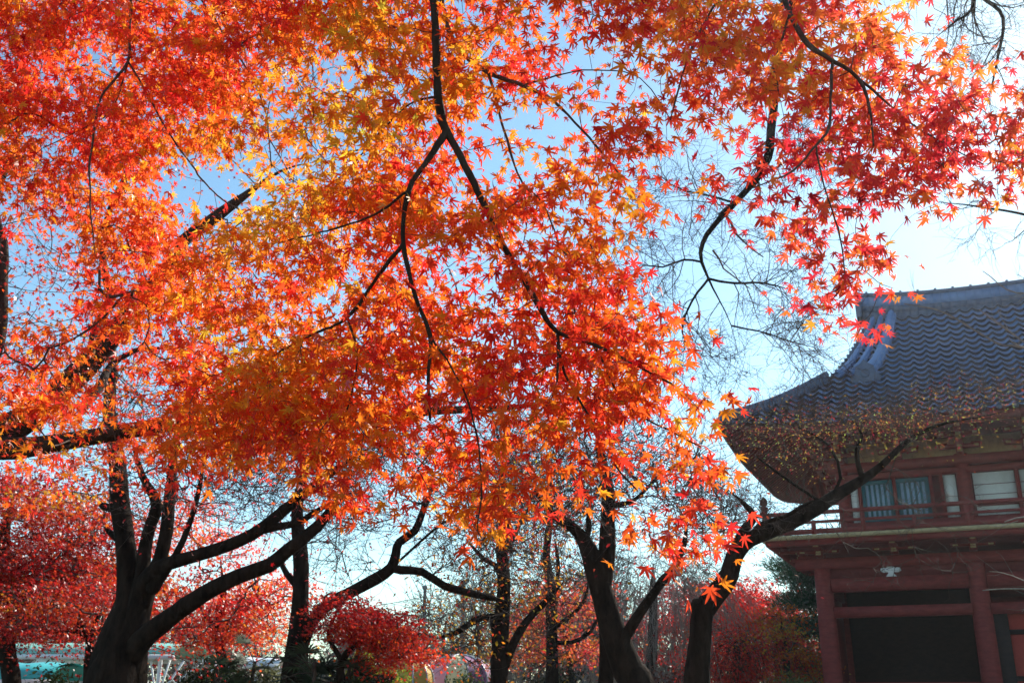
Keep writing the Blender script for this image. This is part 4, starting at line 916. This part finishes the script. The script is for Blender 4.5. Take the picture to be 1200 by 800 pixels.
# weeping trees
def weeping(label, name, cat, base, Y, top, reach, nb, leafy, twM, wpx, hue=.1, drop=1.6, sub=5, rt=.004, spreadang=(0, 6.28)):
    b = at(base[0], base[1], Y); g = empty(name, (b[0], b[1], 0), label, cat)
    J = [(base[0], base[1], Y, wpx), (base[0]+3, (base[1]+top[1])/2, Y, wpx*.8), (top[0], top[1], Y, wpx*.55)]
    mb = MB(); p, r = limb(mb, J, 12, .1, .08, ground=True); wood('trunk', M_BARK, g, mb); tp = p[-1]
    P = []; R = []; K = 14
    for i in range(nb):
        a = random.uniform(*spreadang); L = reach*random.uniform(.35, 1.0); st = p[int(len(p)*random.uniform(.75, .99))]; s = np.linspace(0, 1, K)
        hgt = random.uniform(.25, .55)*L; dr = drop*random.uniform(.6, 1.1)
        q = st + np.stack([math.cos(a)*L*s**.8, math.sin(a)*L*s**.8, hgt*np.sin(np.minimum(s*1.9, math.pi/2+s)) - dr*s**2.6], 1) + np.cumsum(rn(K, 3)*.025, 0)
        P.append(q); R.append(np.linspace(r[-1]*.45, rt*1.5, K))
    P = np.array(P); R = np.array(R); mb = MB(); tubes(mb, P, R, 5)
    cp_, cr_ = spawn(P, R, sub*3, drop*.8, (20, 60), .06, -.2, K=9, t0=.2, rmin=rt, taper=.5, rk=.3, droop=-.9, lk=.1); cr_ = np.minimum(cr_, rt*1.6)
    tubes(mb, cp_, cr_, 3)
    if leafy:
        T = cp_[:, [2, 4, 6, 8]].reshape(-1, 3); mb.mi = 1; sprays(mb, T, leafy, .24, .055, 'star', hue, .12, flat=.8, up=.2, face=.5)
    mb.build('crown', [M_BARK if leafy else twM, M_LEAF_FAR], g, off=g.location)
weeping('dome shaped weeping maple with black arching boughs and crimson leaves beside the gate', 'weeping_maple', 'maple tree', (868, 812), 26, (880, 752), 1.9, 44, 6, M_TWIG, 10, .22, 1.7, 4, .0055)
weeping('large weeping cherry with pale bare hanging twigs behind the forked tree', 'weeping_cherry', 'cherry tree', (762, 812), 28, (765, 660), 3.4, 60, 0, M_TWIGL, 14, drop=4.0, sub=6, rt=.007)

# pine near the gate
def pine(label, base, Y, top, wpx, pads_):
    b = at(base[0], base[1], Y); g = empty('pine_tree', (b[0], b[1], 0), label, 'pine tree'); mb = MB()
    p, r = limb(mb, [(base[0], base[1], Y, wpx), (base[0]+4, (base[1]+top[1])/2, Y, wpx*.7), (top[0], top[1], Y, wpx*.3)], 12, .15, .08, ground=True); wood('trunk', M_BARK, g, mb)
    T = []
    for x, y, rx, ry, n in pads_:
        for _ in range(n):
            a = random.uniform(0, 6.28); q = math.sqrt(random.random()); T.append(at(x+rx*q*math.cos(a), y+ry*q*math.sin(a), Y+random.uniform(-1.3, 1.3)))
    T = np.array(T); ch, _ = grow([(p, r)], T, step=.4, tip=.008); cb = MB(); chain_mesh(cb, ch); cb.mi = 1
    n = 120; C = np.repeat(T, n, 0); m = len(C); d = rn(m, 3)*np.array([.24, .24, .12]); nr = rn(m, 3); fw = d*2+np.array([0, 0, .35])+rn(m, 3)*.3
    mb = cb; col = np.array([.022, .085, .034])*ru(.6, 1.5, m, 1)*np.array([1, 1, 1])
    v, lob, tr = TEM['kite']; fwu = unit(fw); nru = unit(nr-fwu*(nr*fwu).sum(-1, keepdims=True)); sd = np.cross(fwu, nru)
    s = ru(.07, .14, m)[:, None, None]; W = (C+d)[:, None]+s*(v[None, :, 0, None]*.22*sd[:, None]+v[None, :, 1, None]*fwu[:, None]); mb.add(W, None, tr[None]+(np.arange(m)*4)[:, None, None], np.repeat(col[:, None], 4, 1))
    mb.build('crown', [M_BARK, M_NEEDLE], g, off=g.location)
pine('dark green pine partly hidden behind the left corner of the gate', (975, 812), 29, (968, 610), 16,
     [(925, 664, 20, 5, 16), (945, 676, 30, 7, 22), (965, 650, 30, 10, 24), (940, 705, 28, 9, 26), (950, 735, 34, 12, 34), (935, 765, 26, 10, 16), (975, 700, 40, 60, 50), (960, 780, 40, 16, 22), (1000, 640, 40, 30, 20)])

# distant bare and yellow trees
def far_tree(label, x, Y, top, wpx, spread, hue, per, sat=None, size=.08, group=None):
    ww = wpx*Y/1200; J = [[(x, 812, Y, wpx), (x+random.uniform(-3, 3), (812+top)/2, Y, wpx*.7), (x+random.uniform(-6, 6), top+14, Y, wpx*.3)]]
    h = 812-top; n = 46; T = []
    for _ in range(n):
        yy = top+h*random.random()**1.2*.95; T.append(at(x+random.gauss(0, spread*.5), yy, Y+random.uniform(-1, 1)*spread*Y/1200))
    T = np.array(T)
    tree('bare_tree' if not per else 'autumn_tree', label, 'bare tree' if not per else 'autumn tree', J, T, dict(per=per, spread=.9, size=size, kind='oval', hue=hue, hvar=.15, flat=.7, sat=sat) if per else None, group=group,
         growkw=dict(step=.7, tip=.012, jit=.1), S=8, twigM=M_TWIGG, twigs=dict(on_chains=True, L1=1.9, m=(5, 5), lengths=(1, .55), rmin=.010, wob=.15))
M_TWIGG = noise_mat('grey_twig', (.10, .075, .06), (.19, .15, .125), 10, .85, 0)
for lab, x, Y, top, wp, sp, hue, per, sat in (
    ('distant bare tree between the left cherry limb and the pale green roof', 205, 45, 725, 6, 40, .7, 0, None),
    ('distant bare tree rising behind the utility poles', 520, 48, 705, 6, 34, .7, 0, None),
    ('distant yellow tree behind the pink and cream tent', 560, 42, 688, 6, 40, .84, 14, (.75, .8, .9)),
    ('distant grey bare tree just right of the slender dark trunk', 620, 50, 720, 6, 36, .7, 0, None),
    ('distant brownish tree seen between the thin trunk and the forked tree', 690, 46, 700, 6, 44, .6, 5, (.45, .7, 1)),
    ('distant bare tree seen through the weeping cherry', 790, 50, 690, 6, 46, .6, 0, None),
    ('distant yellowish tree seen under the crimson maple and the pine', 900, 48, 728, 6, 40, .8, 8, (.6, .7, 1)),
    ('distant yellow green tree low against the gate column', 948, 40, 752, 6, 28, 1.0, 10, (.6, .7, 1)),
    ('distant bare tree low behind the low scarlet maple', 420, 55, 735, 6, 44, .6, 0, None),
    ('distant bare tree behind the orange red maple', 300, 50, 722, 6, 40, .6, 0, None),
    ('distant brown tree behind the crimson maple at the far left', 50, 42, 690, 6, 60, .4, 8, (.4, .8, 1))):
    far_tree(lab, x, Y, top, wp, sp, hue, per, sat)

# ------------------------------------------------------------------ shelters, tents, poles
def shelter(label, x0, x1, Y, ytop, ybot, m, name, truss, rise=.25, depth=3.2, rz=0.05, cat='shelter'):
    a = at(x0, ytop, Y); b = at(x1, ytop, Y); W = b[0]-a[0]; z1 = a[2]; z0 = at(x0, ybot, Y)[2]
    g = empty(name, ((a[0]+b[0])/2, Y, 0), label, cat, rz=rz); mb = MB(); n = 16; K = 24
    th = np.linspace(0, math.pi, n); ys = -np.cos(th)*depth/2; zs = z0+(z1-z0)*np.sin(th)**.8
    xs = np.linspace(-W/2, W/2, K); V = np.array([[(x, y, z+.012*math.sin(x*9)) for y, z in zip(ys, zs)] for x in xs]); V2 = V-np.array([0, 0, .05])
    i = np.arange(K-1)[:, None]*n; j = np.arange(n-1)[None]; Q = np.stack([i+j, i+n+j, i+n+j+1, i+j+1], -1).reshape(-1, 4)
    mb.add(V, Q); mb.add(V2, Q[:, ::-1]); mb.build('roof', m, g, smooth=True)
    for y in (-depth/2, depth/2): MB().box(-W/2, W/2, y-.05, y+.05, z0-.12, z0-.02).build('edge_beam', M_WHITE, g)
    px_ = np.linspace(-W/2+.3, W/2-.3, max(2, int(W/2.6)+1))
    for x in px_:
        for y in (-depth/2+.1, depth/2-.1):
            mb = MB(); tubes(mb, np.array([(x, y, -.1), (x, y, z0-.12)]), np.array([.045, .045]), 10); mb.build('post', M_WHITE, g, smooth=True)
            if truss:
                mb = MB()
                for dx in (-.9, -.5, -.2, .2, .5, .9): mb.bar((x, y-.001, z0-.95), (x+dx, y-.001, z0-.13), .035)
                mb.build('truss_braces', M_WHITE, g)
    return g
shelter('long open shelter with pale green arched roof and white trusses behind the left trees', 14, 226, 24, 754, 768, M_GRROOF, 'park_shelter', True)
shelter('lower turquoise curved awning on thin white posts at the far left', 8, 86, 19, 776, 795, M_TURQ, 'awning', False, depth=2.0, cat='awning')
shelter('white framed low canopy seen under the scarlet and orange maples', 296, 336, 26, 770, 778, M_WHITE, 'canopy', False, depth=2.0, cat='canopy')

def tent(label, cx, Y, ytop, wpx, mats, name='tent', segs=10, half=False, hf=1.0):
    t = at(cx, ytop, Y); Rr = wpx/2*Y/1200; g = empty(name, (t[0], Y, 0), label, 'tent'); zt = t[2]; zb = zt-Rr*hf
    nK = 9
    for s in range(segs):
        a0, a1 = 2*math.pi*s/segs, 2*math.pi*(s+1)/segs; mb = MB(); V = []
        for k in range(nK):
            e = math.pi/2*k/(nK-1)
            for aa in (a0, (a0+a1)/2, a1):
                rr = Rr*math.sin(e)*(1.0 if aa != (a0+a1)/2 else .97); V.append((rr*math.cos(aa), rr*math.sin(aa), zb+(zt-zb)*math.cos(e)**.85))
        Q = [(k*3+j, k*3+j+1, k*3+4+j, k*3+3+j) for k in range(nK-1) for j in (0, 1)]; n = len(V)
        V += [(Rr*math.cos(aa), Rr*math.sin(aa), .05) for aa in (a0, a1)]
        Q += [(n-3, n-1, n+1, n)] if not half else []
        mb.add(V, Q); mb.build('canvas_panel', mats[s % len(mats)], g)
    mb = MB()
    for s in range(segs):
        a = 2*math.pi*s/segs; e = np.linspace(0, math.pi/2, 8); P = np.stack([Rr*1.01*np.sin(e)*math.cos(a), Rr*1.01*np.sin(e)*math.sin(a), zb+.01+(zt-zb)*np.cos(e)**.85], 1); tubes(mb, P, np.full(8, .02), 5)
        tubes(mb, np.array([(Rr*1.01*math.cos(a), Rr*1.01*math.sin(a), zb+.01), (Rr*1.01*math.cos(a), Rr*1.01*math.sin(a), 0)]), np.array([.025, .025]), 5)
    mb.build('ribs', M_STEEL, g)
tent('dome tent with pink, cream and mauve canvas panels', 538, 26, 767, 80, [M_CREAM, M_MAUVE, M_MAUVE, M_PINK, M_PINK, M_CREAM, M_PINK, M_CREAM, M_MAUVE, M_MAUVE], hf=.8)
tent('mustard yellow dome tent just left of the pink and cream one', 478, 24, 770, 58, [M_YELLOW, M_YELLOW], hf=.9)

def pole(label, x, Y, ytop, wpx):
    t = at(x, ytop, Y); g = empty('utility_pole', (t[0], Y, 0), label, 'utility pole'); r = wpx/2*Y/1200
    mb = MB(); tubes(mb, np.array([(0, 0, -.2), (0, 0, t[2]*.5), (0, 0, t[2])]), np.array([r*1.3, r*1.1, r*.9]), 12); mb.build('pole', M_POLE, g, smooth=True)
    mb = MB(); tubes(mb, np.array([(0, 0, t[2]+.001), (0, 0, t[2]+.05), (0, 0, t[2]+.14), (0, 0, t[2]+.16)]), np.array([r*1.5, r*1.6, r*1.1, .002]), 10); mb.build('pole_cap', M_POLE, g); return t
p1 = pole('thin grey utility pole left of the two, between scarlet maple and bare tree', 498, 40, 690, 4)
p2 = pole('grey utility pole right of the two, standing behind the tents', 543, 44, 684, 5)
p3 = pole('utility pole behind the left cherry, above the green roof', 196, 46, 700, 4)
for k, (z, lb) in enumerate(((-.3, 'uppermost sagging cable strung between the utility poles'), (-.75, 'middle sagging cable strung between the utility poles'), (-1.3, 'lowest sagging cable strung between the utility poles'))):
    mb = MB(); prev = None
    for a, b in ((p3, p1), (p1, p2)):
        s = np.linspace(0, 1, 24)[:, None]; P = a+(b-a)*s; P[:, 2] += z - .8*np.sin(math.pi*s[:, 0])*np.linalg.norm(b-a)/18; P[:, 1] -= .2; tubes(mb, P, np.full(24, .014), 5)
    tag(mb.build('cable', M_WIRE), lb, 'cable', 'cables between the utility poles')

# ------------------------------------------------------------------ far wood behind everything
def far_wood():
    n = 300; X = ru(-52, 46, n); Y = ru(60, 72, n); H = 4.6 + 1.6*np.sin(X*.21+1) + 1.2*np.sin(X*.53) + ru(-.6, 1.2, n); s = np.linspace(0, 1, 8)[None, :, None]
    b = np.stack([X, Y, np.full(n, -.1)], 1); e = b + np.stack([rn(n)*.6, rn(n)*.6, H], 1); P = b[:, None]*(1-s) + e[:, None]*s + np.cumsum(rn(n, 8, 3)*.05, 1)
    R = np.tile(np.linspace(.07, .015, 8), (n, 1)); mb = MB(); tubes(mb, P, R, 5); bare_twigs(mb, P, R, L1=1.9, m=(12, 5), lengths=(1, .5), rmin=.012, wob=.15)
    m = 50000; i = rng.integers(0, n, m); k = rng.random(m)**.8; C = b[i]*(1-k[:, None]) + e[i]*k[:, None] + rn(m, 3)*np.array([.75, .75, .35]); C[:, 2] = np.maximum(C[:, 2], .1)
    base = np.array([(.10, .075, .045), (.07, .085, .04), (.16, .10, .04), (.055, .06, .035)])[(i % 4)]; mb.mi = 1
    leaves(mb, C, ru(.12, .30, m), 'oval', base*ru(.6, 1.4, m, 1), rn(m, 3), rn(m, 3)); o = mb.build('distant_woods', [M_TWIGG, M_LEAF_FAR]); tag(o, 'far low line of brown and olive woodland behind the park', 'woodland', kind='stuff')
far_wood()

# ------------------------------------------------------------------ shrubs along the foot of the picture
def bush(label, cx, cy, rx, ry, Y, col, n=2600, size=.035, name='bush', cat='bush', kind='oval', var=.4):
    c = at(cx, cy, Y); g = empty(name, (c[0], Y, 0), label, cat); Rx = rx*Y/1200; topz = at(cx, cy-ry, Y)[2]
    stems = MB(); P = []
    for i in range(26):
        a = random.uniform(0, 6.28); q = random.random()**.5*.85; e = np.array([Rx*q*math.cos(a), Rx*.7*q*math.sin(a), topz*random.uniform(.6, .97)]); s = np.linspace(0, 1, 7)[:, None]; P.append(np.array([0, 0, -.05])*(1-s)+e*s*np.array([1, 1, 1])+np.cumsum(rn(7, 3)*.02, 0)*s)
    P = np.array(P); tubes(stems, P, np.tile(np.linspace(.022, .005, 7), (26, 1)), 5); cp_, cr_ = spawn(P, np.tile(np.linspace(.015, .004, 7), (26, 1)), 8, .5, rmin=.003); tubes(stems, cp_, cr_, 3)
    # leaf clumps over an uneven shell
    m = n; k = 46; cc = []
    for i in range(k):
        a = random.uniform(0, 6.28); e = random.uniform(-.1, 1)*math.pi/2; rr = random.uniform(.72, 1.05); cc.append((Rx*rr*math.cos(e)*math.cos(a), Rx*.75*rr*math.cos(e)*math.sin(a), topz*(.42+.58*rr*math.sin(e))*random.uniform(.92, 1.02)))
    cc = np.array(cc); C = cc[rng.integers(0, k, m)] + rn(m, 3)*np.array([.20, .20, .16])*max(.6, Rx/1.2); C[:, 2] = np.maximum(C[:, 2], .08)
    colr = np.array(col)*(1+var*rn(m, 1)*.5); mb = stems; mb.mi = 1; leaves(mb, C, size*ru(.6, 1.2, m), kind, np.clip(colr, .005, 1), rn(m, 3)*.7+np.array([0, 0, .7]), rn(m, 3)+np.array([0, 0, .2])); mb.build('foliage', [M_TWIG, M_LEAF_FAR], g)
bush('yellow green bush glowing behind the low scarlet maple', 432, 794, 32, 24, 15, (.34, .34, .05), 4200, .045)
bush('small lime bush at the foot of the mustard tent', 462, 806, 16, 14, 16, (.25, .32, .04), 2200, .045)
bush('dark green hedge bush in front of the pink and cream tent', 556, 808, 50, 11, 18, (.05, .08, .03), 3600, .045)
bush('low dark bush between the oak trunk and the forked tree', 650, 804, 60, 18, 19, (.05, .05, .03), 3600, .045)
bush('dark bush left of the large cherry trunk, under the turquoise awning', 70, 806, 55, 14, 14, (.07, .10, .03), 3600, .04)
bush('dark evergreen bush right of the large cherry trunk', 240, 798, 44, 24, 14, (.045, .065, .025), 3200, .04)
bush('olive bush under the weeping maple by the gate', 930, 806, 40, 16, 21, (.16, .15, .04), 3000, .05)
bush('low russet bush at the foot of the weeping cherry', 780, 808, 60, 12, 17, (.16, .05, .03), 3000, .04)
bush('pale twiggy bush behind the orange red maple', 310, 795, 30, 14, 20, (.12, .12, .05), 2200, .05)

def fan_palm(label, cx, cy, Y, R_, nst=9):
    """clump of thin stems with fans of narrow blades"""
    c = at(cx, cy, Y); g = empty('fan_palm', (c[0], Y, 0), label, 'fan palm'); st = MB(); bl = MB()
    for s in range(nst):
        a = random.uniform(0, 6.28); q = random.uniform(.1, .55)*R_; b = np.array([q*math.cos(a)*.6, q*math.sin(a)*.6, -.05]); h = (c[2]+R_*.5)*random.uniform(.55, 1); e = np.array([q*math.cos(a)*1.6, q*math.sin(a)*1.6, h]); sgm = np.linspace(0, 1, 6)[:, None]; P = b*(1-sgm)+e*sgm; tubes(st, P, np.full(6, .022), 6)
        for l in range(9):
            fa = random.uniform(0, 6.28); el = random.uniform(-.2, 1.1); d = np.array([math.cos(fa)*math.cos(el), math.sin(fa)*math.cos(el), math.sin(el)]); k = e-np.array([0, 0, random.uniform(0, .5)]); f = k+d*R_*random.uniform(.35, .6); tubes(st, np.array([k, (k+f)/2+np.array([0, 0, .03]), f]), np.full(3, .006), 4)
            sd = unit(np.cross(d, [0, 0, 1.])+1e-4); upv = np.cross(sd, d)
            for i in range(13):
                t = (i-6)/6*1.5; dd = d*math.cos(t)+sd*math.sin(t); L = R_*.48*(1-.25*abs(t)/1.5); w_ = np.cross(dd, upv)*.014; m_ = f+dd*L*.55; tip = f+dd*L+np.array([0, 0, -.14*L])
                bl.add([f-w_*.3, f+w_*.3, m_+w_, m_-w_, tip], [(0, 1, 2, 3)], [(3, 2, 4)], np.tile(np.array([.035, .06, .025])*random.uniform(.6, 1.5), (5, 1)))
    st.build('stems', M_TWIG, g); bl.build('fronds', M_NEEDLE, g)
fan_palm('dark spiky fan palm clump at the foot of the crooked trunk', 384, 785, 12.2, .62, 10)
fan_palm('dark spiky fan palm clump beneath the orange red maple', 268, 795, 13.5, .55, 9)
fan_palm('small dark fan palm clump left of the low scarlet maple trunk', 416, 800, 12.6, .4, 6)

print('objects', len(bpy.data.objects), 'faces', sum(len(m.polygons) for m in bpy.data.meshes))

# ------------------------------------------------------------------ thin scattering volume added to imitate veiling lens glare
def glare_haze():
    mb = MB(); mb.box(-420, 420, -420, 460, -1.3, 15.5); m = bpy.data.materials.new('glare_air'); m.use_nodes = True; N = m.node_tree.nodes; N.clear()
    o = N.new('ShaderNodeOutputMaterial'); v = N.new('ShaderNodeVolumePrincipled'); v.inputs['Color'].default_value = (.93, .96, 1, 1); v.inputs['Density'].default_value = GLARE_HAZE; v.inputs['Anisotropy'].default_value = .65
    m.node_tree.links.new(v.outputs[0], o.inputs['Volume'])
    h = mb.build('glare_haze', m); tag(h, 'added scattering volume that imitates veiling lens glare', 'glare_haze', kind='stuff')
GLARE_HAZE = .0005
glare_haze()
